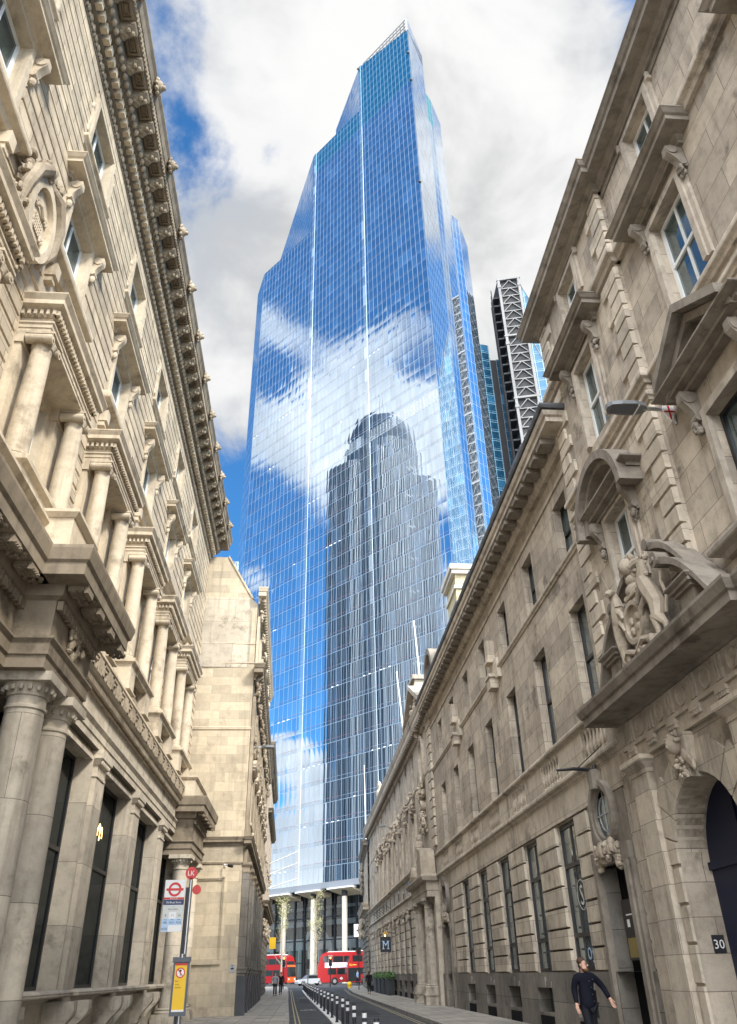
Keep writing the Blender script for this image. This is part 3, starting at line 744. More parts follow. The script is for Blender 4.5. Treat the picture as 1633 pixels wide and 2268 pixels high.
# glowing script seen through one of the bank's tall windows
MATS_N = mat('neon_warm', (1, .7, .3), .4, emit=(1.0, .62, .22), estr=3.0)
ns = B(f); pts = []
a0 = wins[3][0]+.25
for k in range(110):
    t = k/109; pts.append((a0+1.25*t+.06*sin(t*30), .30, 5.2-.12*t+(.07+.14*abs(sin(t*6+.4)))*sin(t*30+1.2)))
ns.tube(pts, .011, 6)
o = ns.build('neon_sign', 'neon_warm', None, loc=(-6, 22, 0)); tag(o, 'glowing cursive neon sign inside a tall black bank window', 'sign')

# ================================================================== LEFT: flank building with blank party wall
LA = thing('corner_building', 'pale stone building with tall blank side wall, dark granite pilasters and bracketed cornices', 'building', (-3.0, 54, 0))
ang = radians(-1.0)   # its front turns slightly away to the left
ux, uy = sin(ang), cos(ang)
ff = Fac((-2.98-ux*41, 41-uy*41), (ux, uy), (uy, -ux), (-3.0, 54))      # s is distance along street, 41 = corner
fk = Fac((0, 41), (1, 0), (0, -1), (-3.0, 54))
b = B(fk)   # blank flank: gable slope
b.prism([(-16, 0), (-2.98, 0), (-3.0, 7.05), (-3.02, 20.0), (-3.35, 20.3), (-4.9, 23.0), (-16, 23.4)], -.6, 0)
b.build('party_wall', 'flank_stone', LA)
b = B(fk)
b.band([(0, 16.42), (.035, 16.42), (.035, 16.48), (0, 16.5)], -16, -3.02); b.band([(0, 17.55), (.03, 17.55), (.03, 17.6), (0, 17.61)], -16, -3.02)
b.band([(0, 12.78), (.04, 12.78), (.05, 12.9), (0, 12.95)], -16, -3.02)
b.prism([(-3.35, 20.3), (-4.9, 23.0), (-4.86, 23.12), (-3.25, 20.34)], -.7, .06)
b.build('wall_strings', 'flank_stone', LA)
b = B(fk); b.band(cornice_prof(7.1, 7.5, .22), -16, -3.0, 0, (False, False)); b.band([(0, 6.3), (.05, 6.3), (.05, 6.38), (0, 6.4)], -16, -2.99, 0, (False, False))
b.build('flank_cornice', 'sooty_stone', LA)
b = B(fk)
for w_, k_, dd in ((.14, 0, .05), (.07, .05, .09)):
    for (a, e, z0, z1) in ((-7.6, -3.75-w_, 5.72-w_, 5.72), (-7.6, -3.75-w_, 2.1, 2.1+w_*1.6), (-3.75-w_, -3.75, 2.1, 5.72)): b.box(a, e, k_, dd, z0, z1)
b.build('panel_moulding', 'flank_stone', LA)
b = B(fk); b.box(-5.14, -4.86, 0, .03, .58, 1.24); b.box(-5.10, -4.90, .03, .035, .62, 1.20); b.build('meter_door', 'flank_stone', LA)
# street front
E1_ = 68.0
bays = [43.4+3.35*k for k in range(8)]
hw = [(c-.55, c+.55, 8.4, 10.6) for c in bays]+[(c-.5, c+.5, 12.0, 14.2) for c in bays]
hw3 = [(c-.5, c+.5, 16.9, 18.9) for c in bays[:5]]
b = B(ff); b.wall(41, E1_, 0, 16, hw, 0, .3); b.quad((E1_, 0, 0), (E1_, -12, 0), (E1_, -12, 16.5), (E1_, 0, 16.5)); b.wall(41, 60, 16, 20.6, hw3, 0, .3); b.box(41, 60, -10, -.31, 16.2, 20.4)
b.build('wall', 'warm_block', LA)
b = B(ff); b.box(41.2, E1_-.2, -10, -.5, 15.5, 16.4); b.build('roof', 'lead_grey', LA)
for h in hw+hw3: sash(LA, ff, h[0], h[1], h[2], h[3], -.25, 'frame_white', 0, 1, bar=.08)
b = B(ff); b.band(cornice_prof(15.45, 16.25, .62), 41, E1_); s = 41
while s < E1_: console(b, s+.2, .16, .05, .5, 15.35, 15.75); s += .55
b.build('cornice', 'sooty_stone', LA)
b = B(ff); b.band(cornice_prof(20.0, 20.85, .55), 41, 60); s = 41
while s < 60: b.box(s, s+.2, .1, .42, 20.14, 20.34); s += .42
b.build('upper_cornice', 'warm_stone', LA)
b = B(ff)
for c in bays:
    surround(b, c-.55, c+.55, 8.4, 10.6, .18, .10); b.band(cornice_prof(10.85, 11.15, .34), c-.85, c+.85)
    b.prism([(c-1.0, 11.15), (c+1.0, 11.15), (c, 11.75)], 0, .28)
    b.band(string_prof(8.1, 8.38, .25), c-.8, c+.8); surround(b, c-.5, c+.5, 12.0, 14.2, .16, .08); b.band(string_prof(11.8, 12.0, .2), c-.75, c+.75)
b.build('window_surround', 'warm_stone', LA)
for i, c in enumerate([41.5]+[c+1.67 for c in bays]):
    b = B(ff); b.box(c-.38, c+.38, 0, .16, 7.5, 14.6); b.box(c-.46, c+.46, 0, .24, 7.5, 8.0)
    carve(b, c-.42, c+.42, 14.55, 15.3, .18, .16, 26, i, .13); carve(b, c-.3, c+.3, 12.2, 12.7, .16, .12, 10, i+40, .12)
    b.build('upper_pilaster', 'carved_warm', LA, smooth=False)
for i, c in enumerate([41.5]+[c+1.67 for c in bays[:5]]):
    b = B(ff); b.box(c-.32, c+.32, 0, .14, 16.3, 19.3); carve(b, c-.34, c+.34, 19.2, 19.8, .16, .14, 16, i+70, .12); b.build('attic_pilaster', 'warm_stone', LA)
# ground floor order with dark granite
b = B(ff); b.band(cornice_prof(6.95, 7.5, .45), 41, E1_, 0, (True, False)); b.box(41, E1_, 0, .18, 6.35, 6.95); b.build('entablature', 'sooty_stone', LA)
for k in range(9):
    c = 41.45+3.1*k if k < 8 else 66.2
    b = B(ff); b.box(c-.45, c+.45, 0, .34, 1.95, 5.9); b.band(step_prof(1.62, 1.98, .14, .34), c-.45, c+.45, .34)
    gp_ = b.build('pilaster', 'granite_plinth', LA)
    b = B(ff); b.band([(0, 5.9), (.36, 5.9), (.36, 5.98), (.34, 6.0), (.34, 6.12), (.42, 6.25), (.42, 6.37), (0, 6.38)], c-.45, c+.45, .34); b.build('capital', 'sooty_stone', gp_)
    b = B(ff); b.box(c-.52, c+.52, 0, .42, 0, 1.64); b.build('pedestal', 'granite_dark', gp_)
b = B(ff)
for k in range(7):
    c = 43.0+3.1*k; b.box(c-.95, c+.95, 0, .03, .9, 5.7)
b.build('shop_window', 'window_glass', LA)
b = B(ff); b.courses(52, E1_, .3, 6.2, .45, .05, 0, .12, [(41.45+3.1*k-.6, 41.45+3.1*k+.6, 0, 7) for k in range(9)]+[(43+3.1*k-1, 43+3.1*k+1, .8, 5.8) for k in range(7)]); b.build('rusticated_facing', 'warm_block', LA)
b = B(ff); b.box(44, 47, -6, -2, 20.4, 23.2); b.box(43.8, 47.2, -6.2, -1.8, 23.2, 23.5); b.build('roof_house', 'lead_grey', LA)

# ================================================================== LEFT: next building
LC = thing('far_building', 'darker stone building farther along on the left with stacked cornices over a rusticated front', 'building', (-3.4, 80, 0))
fc = Fac((-2.98-ux*41, 41-uy*41), (ux, uy), (uy, -ux), (-3.4, 80))
bays = [70.5+3.2*k for k in range(7)]
hw = [(c-.55, c+.55, z, z+2.1) for c in bays for z in (7.6, 11.2, 15.3)]+[(c-.6, c+.6, 1.6, 4.3) for c in bays]
b = B(fc); b.wall(68, 92, 0, 19, hw, .05, .3); b.quad((68, .05, 0), (68, -12, 0), (68, -12, 19), (68, .05, 19)); b.quad((92, .05, 0), (92, -12, 0), (92, -12, 19), (92, .05, 19)); b.build('wall', 'grey_stone', LC)
b = B(fc); b.box(68.2, 91.8, -11, -.3, 18.4, 19.3); b.build('roof', 'lead_grey', LC)
for h in hw: sash(LC, fc, h[0], h[1], h[2], h[3], -.2, 'frame_black', 0, 1, bar=.08)
for z0, z1, p, a, e in ((18.2, 18.95, .65, 68, 92), (14.0, 14.6, .6, 74, 92), (6.0, 6.7, .75, 68, 92)):
    b = B(fc); b.band(cornice_prof(z0, z1, p, .05), a, e); s = a
    while s < e: b.box(s, s+.2, .1, p*.72, z0+.1, z0+.3); s += .45
    b.build('cornice', 'sooty_stone', LC)
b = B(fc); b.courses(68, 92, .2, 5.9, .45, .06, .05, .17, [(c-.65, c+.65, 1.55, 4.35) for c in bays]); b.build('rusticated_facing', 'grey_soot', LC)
b = B(fc)
for c in bays: carve(b, c-.7, c+.7, 4.4, 5.6, .15, .3, 26, int(c), .16); carve(b, c-.8, c+.8, 9.7, 10.4, .08, .2, 14, int(c)+3, .14)
b.build('carved_keystones', 'carved_grey', LC)
b = B(fc)
for c in bays:
    b.box(c-1.15, c-.85, .05, .2, 6.7, 18.2); b.box(c+.85, c+1.15, .05, .2, 6.7, 18.2)
b.build('pilaster_strips', 'grey_stone', LC)
# ================================================================== RIGHT: tall building with pediments (number 30)
NB = thing('portal_building', 'tall sooty stone building with quoins, pedimented windows and an arched portal under carved arms', 'building', (7.5, 10, 0))
f = Fac((7.5, 0), (0, 1), (-1, 0), (7.5, 10))
PD, P0, P1 = .16, 12.65, 18.05      # far pavilion: projection and extent
RB = [10.3, 5.2, .1]; PB = 15.3
def arch_fill(b, c, r, zs, zt, d, dep, n=20):
    pts = [(c+r*cos(pi*k/n), zs+r*sin(pi*k/n)) for k in range(n+1)]
    for (x0, y0), (x1, y1) in zip(pts, pts[1:]):
        b.quad((x0, d, y0), (x1, d, y1), (x1, d, zt), (x0, d, zt)); b.quad((x0, d, y0), (x1, d, y1), (x1, d-dep, y1), (x0, d-dep, y0))
hol = [(c-.62, c+.62, 17.55, 18.95) for c in RB]+[(c-.68, c+.68, 13.2, 15.75) for c in RB]+[(c-.7, c+.7, 8.1, 10.55) for c in RB]
holp = [(PB-.6, PB+.6, 17.75, 19.0), (PB-.68, PB+.68, 13.4, 15.9), (PB-.65, PB+.65, 8.9, 11.1)]
AC, AR, AZ = 14.5, 1.42, 3.32
b = B(f); b.wall(-6, P0, 6.4, 19.4, hol, 0, .22)
b.wall(P0, P1, 6.4, 19.4, holp, PD, .22); b.quad((P0, 0, 6.4), (P0, PD, 6.4), (P0, PD, 19.4), (P0, 0, 19.4))
b.wall(-6, 11.0, 0, 6.4, [(8.3, 10.2, .2, 5.2), (3.2, 5.2, .2, 5.2)], .05, .5)
b.wall(11.0, P1, 0, 6.4, [(AC-AR, AC+AR, 0, AZ+AR)], PD, .62); arch_fill(b, AC, AR, AZ, AZ+AR, PD, .62)
b.quad((P1, PD, 0), (P1, -12, 0), (P1, -12, 19.8), (P1, PD, 19.8)); b.quad((-6, 0, 0), (-6, -12, 0), (-6, -12, 19.8), (-6, 0, 19.8)); b.quad((-6, -12, 0), (P1, -12, 0), (P1, -12, 19.8), (-6, -12, 19.8))
b.build('wall', 'grey_ashlar', NB)
b = B(f); b.band(cornice_prof(19.25, 19.9, .62), -6, P0+.3, 0, (True, False)); b.band(cornice_prof(19.25, 19.9, .62, PD), P0, P1, PD)
b.box(-6, P1, 0, .04, 18.98+.1, 19.26); b.build('cornice', 'grey_soot', NB)
b = B(f); b.box(-6, P1, -11.9, .2, 19.85, 20.1); b.build('roof', 'lead_grey', NB)
b = B(f)
for z0, z1, p in ((16.6, 16.95, .24), (12.72, 12.98, .17), (12.26, 12.46, .12)):
    b.band(string_prof(z0, z1, p), -6, P0, 0, (True, False)); b.band(string_prof(z0, z1, p, PD), P0, P1, PD)
b.build('string_course', 'grey_stone', NB)
# quoins
for e0, sg in ((P0, 1), (P1, -1)):
    z = 7.0; k = 0
    while z < 19.1:
        if not (12.2 < z+.2 < 12.95 or 16.5 < z+.2 < 16.9):
            L = .88 if k % 2 else .58; a, e = (e0, e0+L) if sg > 0 else (e0-L, e0)
            b = B(f); b.taper(a-.045 if sg > 0 else a, e if sg > 0 else e+.045, PD-.05, PD+.07, z, z+.395, .02); b.build('quoin_stone', 'grey_pale', NB)
        z += .432; k += 1
def seg_ped(b, c, hw, z0, rise, d0, p, broken=False):
    """segmental pediment with moulded edge"""
    b.band(step_prof(z0-.3, z0, p*.9, d0), c-hw, c+hw, d0); R = (hw*hw+rise*rise)/(2*rise); zc = z0+rise-R; a = math.asin(min(1, hw*1.12/R))
    b.ring(c, zc, R-.02, R+.2, 0, d0+p, 20, pi/2-a, pi/2+a); b.ring(c, zc, R-.16, R-.02, 0, d0+p*.7, 20, pi/2-a*.97, pi/2+a*.97)
    n = 14; b.prism([(c-hw, z0-.02)]+[(c+hw*(-1+2*k/n), zc+sqrt(max(0, (R-.1)**2-(hw*(-1+2*k/n))**2))) for k in range(n+1)]+[(c+hw, z0-.02)], 0, d0+.1)
def tri_ped(b, c, hw, z0, rise, d0, p):
    b.band(step_prof(z0-.3, z0, p*.9, d0), c-hw, c+hw, d0); q = hw+.14
    for t, pp in ((.24, p), (.40, p*.65)):
        o = .24 if t == .24 else .0
        b.prism([(c-q-.1, z0+o-.24), (c, z0+rise+o-.22), (c, z0+rise+o-.02), (c-q-.1, z0+o-.02)], 0, d0+pp); b.prism([(c+q+.1, z0+o-.24), (c, z0+rise+o-.22), (c, z0+rise+o-.02), (c+q+.1, z0+o-.02)], 0, d0+pp)
    b.prism([(c-hw, z0-.02), (c+hw, z0-.02), (c, z0+rise-.05)], 0, d0+.1)
for c, d0, w_, rows in [(c, 0, .68, ((17.55, 18.95), (13.2, 15.75), (8.1, 10.55))) for c in RB]+[(PB, PD, .66, ((17.75, 19.0), (13.4, 15.9), (8.9, 11.1)))]:
    for i, (z0, z1) in enumerate(rows):
        ww = .62 if i == 0 else w_
        sash(NB, f, c-ww, c+ww, z0, z1, d0-.22, 'frame_white' if i < 2 or d0 else 'frame_black', 1, 1, 'window_glass', bar=.09)
        b = B(f)
        for w2, k, p in ((.26, 0, .07), (.15, .07, .12)):
            for a, e in ((c-ww-w2, c-ww), (c+ww, c+ww+w2)): b.box(a, e, d0+k, d0+p, z0, z1+w2)
            b.box(c-ww, c+ww, d0+k, d0+p, z1, z1+w2)
        if i == 0: b.box(c-ww-.34, c-ww-.262, d0, d0+.12, z1+.02, z1+.26); b.box(c+ww+.262, c+ww+.34, d0, d0+.12, z1+.02, z1+.26)
        b.build('window_surround', 'grey_stone', NB)
    b = B(f); b.band(cornice_prof(16.22, 16.68, .62, d0), c-1.05, c+1.05, d0)
    for q in (-1, 1): console(b, c+q*.98, .17, d0, d0+.36, 15.6, 16.24); carve(b, c+q*.98-.08, c+q*.98+.08, 15.3, 15.6, d0+.08, .08, 9, int(c*3), .07)
    b.build('window_hood', 'grey_soot', NB)
    b = B(f)
    if d0: seg_ped(b, c, 1.22, 11.5, .78, d0, .55); zc = 11.2
    else: tri_ped(b, c, 1.12, 11.62, .85, 0, .62); zc = 11.3
    for q in (-1, 1): console(b, c+q*1.0, .18, d0, d0+.36, zc-.75, zc); carve(b, c+q*1.0-.08, c+q*1.0+.08, zc-1.05, zc-.75, d0+.08, .08, 9, int(c*5), .08)
    b.build('pediment', 'grey_soot', NB)
b = B(f)
for c in RB: b.band(string_prof(7.8, 8.08, .34), c-1.2, c+1.2)
b.build('window_sill', 'grey_soot', NB)
# portal: pilasters, arch stones, entablature
for c in (16.72, 12.2):
    b = B(f); b.box(c-.42, c+.42, PD-.02, PD+.16, .4, 5.2); b.box(c-.48, c+.48, PD-.02, PD+.22, 0, .42)
    p_ = b.build('pilaster', 'grey_pale', NB)
    b = B(f); b.band([(0, 5.16), (PD+.18, 5.16), (PD+.18, 5.24), (PD+.28, 5.36), (PD+.32, 5.38), (PD+.32, 5.5), (0, 5.5)], c-.42, c+.42, PD+.16); b.build('capital', 'grey_pale', p_)
for k in range(11):
    a0, a1 = pi*k/11+.012, pi*(k+1)/11-.012
    if k == 5: continue
    ro = AR+.62 if k % 2 else AR+.8
    b = B(f); b.prism([(AC+AR*cos(a), AZ+AR*sin(a)) for a in (a0, (a0+a1)/2, a1)]+[(AC+ro*cos(a), AZ+min(ro*sin(a), 1.95)) for a in (a1, (a0+a1)/2, a0)], PD-.55, PD+.05); b.build('arch_stone', 'grey_pale', NB)
b = B(f); b.prism([(AC-.2, AZ+AR-.1), (AC+.2, AZ+AR-.1), (AC+.27, AZ+AR+.72), (AC-.27, AZ+AR+.72)], PD-.5, PD+.2)
ks = b.build('keystone', 'grey_pale', NB)
b = B(f); b.ball(AC+.02, PD+.30, AZ+AR+.52, .15, .15, .18, 12); b.ball(AC+.02, PD+.42, AZ+AR+.49, .035, .05, .04, 6); b.ball(AC+.02, PD+.33, AZ+AR+.42, .09, .09, .06, 8)
carve(b, AC-.16, AC+.2, AZ+AR+.58, AZ+AR+.74, PD+.22, .12, 20, 2, .06)
for q in (-1, 1):
    for k in range(6): b.ball(AC+q*(.12+.06*k), PD+.2, AZ+AR+.30-.05*k+.02, .07, .05, .12, 6)
carve(b, AC-.12, AC+.12, AZ+AR-.1, AZ+AR+.3, PD+.2, .1, 20, 8, .06)
b.build('cherub_carving', 'carved_grey', ks, smooth=True)
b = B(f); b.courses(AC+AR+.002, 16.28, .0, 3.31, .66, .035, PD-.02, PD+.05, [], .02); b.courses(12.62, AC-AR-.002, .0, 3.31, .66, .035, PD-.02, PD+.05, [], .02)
b.build('rusticated_facing', 'grey_pale', NB)
b = B(f); b.quad((AC-AR, PD-.60, 0), (AC+AR, PD-.60, 0), (AC+AR, PD-.60, 4.8), (AC-AR, PD-.60, 4.8)); b.box(AC-.04, AC+.04, PD-.6, PD-.55, 0, 4.7); b.box(AC-AR, AC+AR, PD-.6, PD-.54, 3.2, 3.34)
b.build('door', 'dark_navy', NB)
b = B(f); b.quad((8.3, -.3, .2), (10.2, -.3, .2), (10.2, -.3, 5.2), (8.3, -.3, 5.2)); b.quad((3.2, -.3, .2), (5.2, -.3, .2), (5.2, -.3, 5.2), (3.2, -.3, 5.2)); b.build('window', 'window_glass', NB)
b = B(f); b.box(11.2, 17.3, 0, PD+.1, 5.5, 5.86); b.box(11.2, 17.3, 0, PD+.08, 5.86, 6.4); b.box(11.15, 17.35, 0, PD+.16, 5.80, 5.88)
for s in [11.55+1.06*k for k in range(6)]:
    for u in (-.16, -.05, .06): b.box(s+u, s+u+.07, PD+.08, PD+.125, 5.92, 6.38)
    b.box(s-.2, s+.2, PD+.1, PD+.17, 5.70, 5.80)
    for u in range(5): b.box(s-.18+.08*u, s-.14+.08*u, PD+.1, PD+.16, 5.62, 5.70)
for s in [12.08+1.06*k for k in range(5)]: b.ring(s, 6.14, .17, .2, PD+.08, PD+.12, 20)
b.build('entablature', 'grey_stone', NB)
b = B(f); b.band([(0, 6.4), (.28, 6.4), (.32, 6.46), (.95, 6.50), (.95, 6.66), (1.0, 6.69), (1.06, 6.84), (1.06, 6.9), (0, 6.95)], 11.2, 17.15, .28)
b.band([(0, 6.4), (.28, 6.4), (.32, 6.46), (.80, 6.50), (.80, 6.66), (.86, 6.69), (.92, 6.84), (.92, 6.9), (0, 6.95)], -6, 11.2, .28, (True, False))
b.build('portal_cornice', 'grey_soot', NB)
# broken pediments and royal arms
b = B(f)
def rake(c0, c1, z0, z1, bulge, d, th):
    n = 10; lo = []; hi = []
    for k in range(n+1):
        t = k/n; s = c0+(c1-c0)*t; z = z0+(z1-z0)*t+bulge*sin(pi*t)
        lo.append((s, z)); hi.append((s, z+th))
    for k in range(n): b.prism([lo[k], lo[k+1], hi[k+1], hi[k]], .1, d)
for q in (-1, 1):
    b = B(f); c = 14.25
    rake(c+q*2.85, c+q*1.35, 6.95, 8.35, .22, .72, .15); rake(c+q*2.75, c+q*1.3, 6.85, 8.22, .2, .52, .12)
    n = 14; b.prism([(c+q*1.22+.16*cos(2*pi*k/n), 8.5+.16*sin(2*pi*k/n)) for k in range(n)], .1, .78)
    b.prism([(c+q*1.22+.07*cos(2*pi*k/n), 8.5+.07*sin(2*pi*k/n)) for k in range(n)], .78, .82)
    rake(c+q*2.0, c+q*.72, 7.95, 9.0, .2, .55, .15)
    b.prism([(c+q*.66+.13*cos(2*pi*k/n), 9.15+.13*sin(2*pi*k/n)) for k in range(n)], .1, .6)
    tri = [(c+q*2.9, 6.95), (c+q*1.4, 6.95), (c+q*1.4, 8.3)]; b.prism(tri, .1, .4)
    b.box(min(c+q*2.15, c+q*1.6), max(c+q*2.15, c+q*1.6), .1, .62, 6.95, 7.62); b.band(step_prof(7.5, 7.72, .2, .62), min(c+q*2.15, c+q*1.6), max(c+q*2.15, c+q*1.6), .62)
    b.build('broken_pediment', 'grey_soot', NB)
b = B(f); c = 14.3
b.prism([(c-.42, 8.2), (c+.42, 8.2), (c+.44, 7.7), (c+.28, 7.25), (c, 6.98), (c-.28, 7.25), (c-.44, 7.7)], .45, .78)
b.ring(c, 7.72, .36, .46, .7, .86, 24)
for k in range(6): b.ball(c+.16*((k % 2)*2-1), .8, 7.35+.22*(k//2), .1, .05, .1, 6)
b.ball(c, .62, 8.42, .26, .24, .2, 10); b.ball(c, .66, 8.66, .17, .16, .15, 10)
for k in range(7): b.ball(c-.24+.08*k, .78, 8.32, .05, .05, .07, 6)
b.ball(c, .72, 8.98, .19, .2, .2, 10)
for k in range(12): b.ball(c+.24*cos(k*pi/6), .66, 8.96+.25*sin(k*pi/6), .08, .08, .09, 6)
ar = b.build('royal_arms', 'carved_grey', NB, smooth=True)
def beast(q):
    b = B(f); x = c+q*.78   # rearing supporter: hind legs, body, chest, neck, head
    b.tube([(x+q*.22, .66, 6.95), (x+q*.30, .70, 7.25), (x+q*.12, .74, 7.45), (x+q*.16, .72, 7.75), (x+q*.02, .76, 8.1), (x-q*.06, .80, 8.35)], [.06, .06, .13, .17, .19, .15], 8)
    b.tube([(x-q*.02, .74, 6.95), (x+q*.10, .78, 7.2), (x+q*.06, .76, 7.5)], [.05, .06, .12], 8)
    b.tube([(x-q*.04, .80, 8.25), (x-q*.28, .84, 8.12), (x-q*.38, .86, 7.95)], [.09, .06, .045], 8); b.tube([(x-q*.02, .76, 8.05), (x-q*.26, .84, 7.85), (x-q*.36, .84, 7.68)], [.09, .06, .045], 8)
    b.tube([(x-q*.06, .78, 8.3), (x+q*.02, .78, 8.55), (x+q*.04, .82, 8.72)], [.15, .12, .10], 8); b.tube([(x+q*.06, .80, 8.72), (x-q*.06, .92, 8.70), (x-q*.12, 1.0, 8.62)], [.11, .09, .055], 8)
    b.tube([(x+q*.26, .62, 7.5), (x+q*.42, .62, 7.8), (x+q*.36, .64, 8.1), (x+q*.46, .64, 8.3)], [.04, .035, .035, .06], 6)
    if q > 0:
        b.tube([(x-q*.02, .92, 8.80), (x-q*.12, 1.05, 9.1)], [.03, .008], 6)
        for k in range(5): b.ball(x+q*.13, .76, 8.75-.1*k, .05, .06, .07, 6)
    else: carve(b, x-.14, x+.14, 8.35, 8.8, .72, .1, 26, 4, .08)
    b.build('supporter_beast', 'carved_grey', ar, smooth=True)
beast(1); beast(-1)
b = B(f); carve(b, c-.8, c+.8, 6.95, 7.12, .6, .3, 40, 6, .09); b.tube([(c-.9, .8, 7.05), (c-.4, .9, 7.2), (c, .88, 7.05), (c+.4, .9, 7.2), (c+.9, .8, 7.05)], .07, 6); b.build('scroll_carving', 'carved_grey', ar, smooth=True)
# number plate on the jamb facing down the street
fj = Fac((7.5, AC+AR), (1, 0), (0, -1), (7.5, 10))
b = B(fj); b.box(.13, .37, .0, .012, 1.80, 2.10); npl = b.build('number_plate', 'black_ink', None, loc=(7.5, 10, 0)); tag(npl, 'small black plate with white number 30 on the arched portal', 'number plate')
b = B(fj); text_mesh(b, '30', .25, 1.95, .15, .018); b.build('numerals', 'white_sheet', npl)

# ================================================================== RIGHT: long ranges
def stone_range(T, f, s0, s1, cs, gcs, m_wall, m_pier, d_plinth, eave_p, zs, doors=(), win='frame_black'):
    (zsm0, zsm1, zt0, zt1, ztop) = zs
    hol = [(c-.62, c+.62, zsm0, zsm1) for c in cs]+[(c-.66, c+.66, zt0, zt1) for c in cs]
    gh = [(c-.94, c+.94, 1.53, 5.25) for c in gcs]; bh = [(c-.84, c+.84, .5, 1.14) for c in gcs]
    b = B(f); b.wall(s0, s1, 5.3, ztop, hol, 0, .34); b.wall(s0, s1, 1.53, 5.3, gh+[(a, e, 1.53, zt) for a, e, zt in doors], -.02, .18); b.build('wall', m_wall, T)
    b = B(f); b.quad((s0, 0, 0), (s0, -12, 0), (s0, -12, ztop+.6), (s0, 0, ztop+.6)); b.quad((s1, 0, 0), (s1, -12, 0), (s1, -12, ztop+.6), (s1, 0, ztop+.6)); b.quad((s0, -12, 0), (s1, -12, 0), (s1, -12, ztop+.6), (s0, -12, ztop+.6)); b.build('rear_wall', m_wall, T)
    b = B(f); b.wall(s0, s1, 0, 1.53, bh+[(a, e, 0, 1.53) for a, e, zt in doors], d_plinth, .4)
    for h in bh: b.box(h[0], h[1], d_plinth-.05, d_plinth+.03, 1.14, 1.3); b.box((h[0]+h[1])/2-.3, (h[0]+h[1])/2+.3, d_plinth, d_plinth+.05, 1.14, 1.42)
    b.quad((s0, 0, 1.53), (s1, 0, 1.53), (s1, d_plinth, 1.53), (s0, d_plinth, 1.53)); b.build('plinth', 'granite_plinth', T)
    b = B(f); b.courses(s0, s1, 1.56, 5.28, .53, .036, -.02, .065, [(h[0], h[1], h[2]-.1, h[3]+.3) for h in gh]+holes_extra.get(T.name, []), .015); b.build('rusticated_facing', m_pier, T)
    for h in gh: sash(T, f, h[0], h[1], h[2], h[3], -.17, win, 1, [2.4, 4.15], 'window_grey', bar=.11)
    b = B(f)
    for h in bh: b.box(h[0], h[1], -.32, -.28, h[2], h[3])
    b.build('basement_window', 'window_grey', T)
    b = B(f)
    for h in bh: b.box(h[0]+.1, h[1]-.1, d_plinth-.02, d_plinth+.02, .12, .42)
    b.build('basement_grille', 'dark_void', T)
    for c in cs:
        sash(T, f, c-.62, c+.62, zsm0, zsm1, -.33, win, 1, 1, 'window_glass', bar=.08)
        sash(T, f, c-.66, c+.66, zt0, zt1, -.33, win, 1, [zt0+(zt1-zt0)*.52], 'window_grey', bar=.09)
    return hol
holes_extra = {}
MA = thing('ashlar_building', 'long pale ashlar range with black framed windows, small balusters and a deep eaves cornice', 'building', (7.5, 32, 0))
f = Fac((7.5, 0), (0, 1), (-1, 0), (7.5, 32))
cs = [19.5+3.98*k for k in range(7)]; gcs = [23.2+3.95*k for k in range(5)]
holes_extra['ashlar_building'] = [(18.35, 21.2, 0, 7), (42.6, 45.9, 0, 7)]
stone_range(MA, f, P1+.01, 46.6, cs, gcs, 'grey_ashlar', 'grey_pale', .10, .7, (12.0, 13.95, 7.38, 10.5, 15.0), [(18.85, 20.65, 3.75), (43.4, 45.2, 3.8)])
b = B(f); b.band([(0, 14.35), (.05, 14.35), (.05, 14.5), (0, 14.52)], P1, 46.6, 0, (False, False)); b.band([(0, 14.95), (.14, 14.97), (.22, 15.14), (.26, 15.2), (.26, 15.34), (0, 15.34)], P1+.02, 46.6, 0, (False, False))
b.band([(0, 15.34), (.74, 15.36), (.74, 15.52), (.80, 15.56), (.84, 15.7), (0, 15.75)], P1+.1, 46.6, 0, (True, False))
ev = b.build('eaves_cornice', 'grey_stone', MA)
repeat(ev, f, 'mutule', 'grey_soot', lambda b: b.box(0, .50, .27, .70, 15.16, 15.33), frange(P1+.2, 46.2, .80))
b = B(f); b.band([(0, 15.75), (.88, 15.76), (.92, 15.84), (.92, 15.90), (0, 15.94)], P1+.1, 46.6, 0, (True, False)); b.build('gutter', 'lead_grey', ev)
b = B(f); b.hprism([(P1, -.1), (46.6, -.1), (46.6, -6), (P1, -6)], 15.6, [15.8, 15.8, 18.6, 18.6]); b.hprism([(P1, -6.002), (46.6, -6.002), (46.6, -12), (P1, -12)], 15.6, [18.6, 18.6, 15.8, 15.8]); b.build('roof', 'lead_grey', MA)
for s in (21.2, 24.4, 30.6, 33.7):
    b = B(f); b.box(s-.75, s+.75, -.5, .5, 15.94, 16.55); b.box(s-.85, s+.85, -.55, .62, 16.55, 16.65); b.build('dormer_box', 'lead_grey', MA)
b = B(f); b.band(string_prof(11.78, 11.98, .10), P1, 46.6, 0, (False, False)); b.build('string_course', 'grey_stone', MA)
for s in (29.4, 38.0):
    b = B(f)
    b.box(s-.22, s+.22, 0, .30, 12.3, 13.2); b.box(s-.3, s+.3, 0, .36, 12.25, 12.36); b.box(s-.75, s+.75, 0, .12, 11.72, 12.3); b.box(s-.95, s-.6, 0, .16, 11.45, 11.8); b.box(s-.3, s+.3, 0, .32, 11.2, 11.7); b.box(s-.38, s+.38, 0, .38, 11.62, 11.74)
    b.build('carved_block', 'grey_pale', MA)
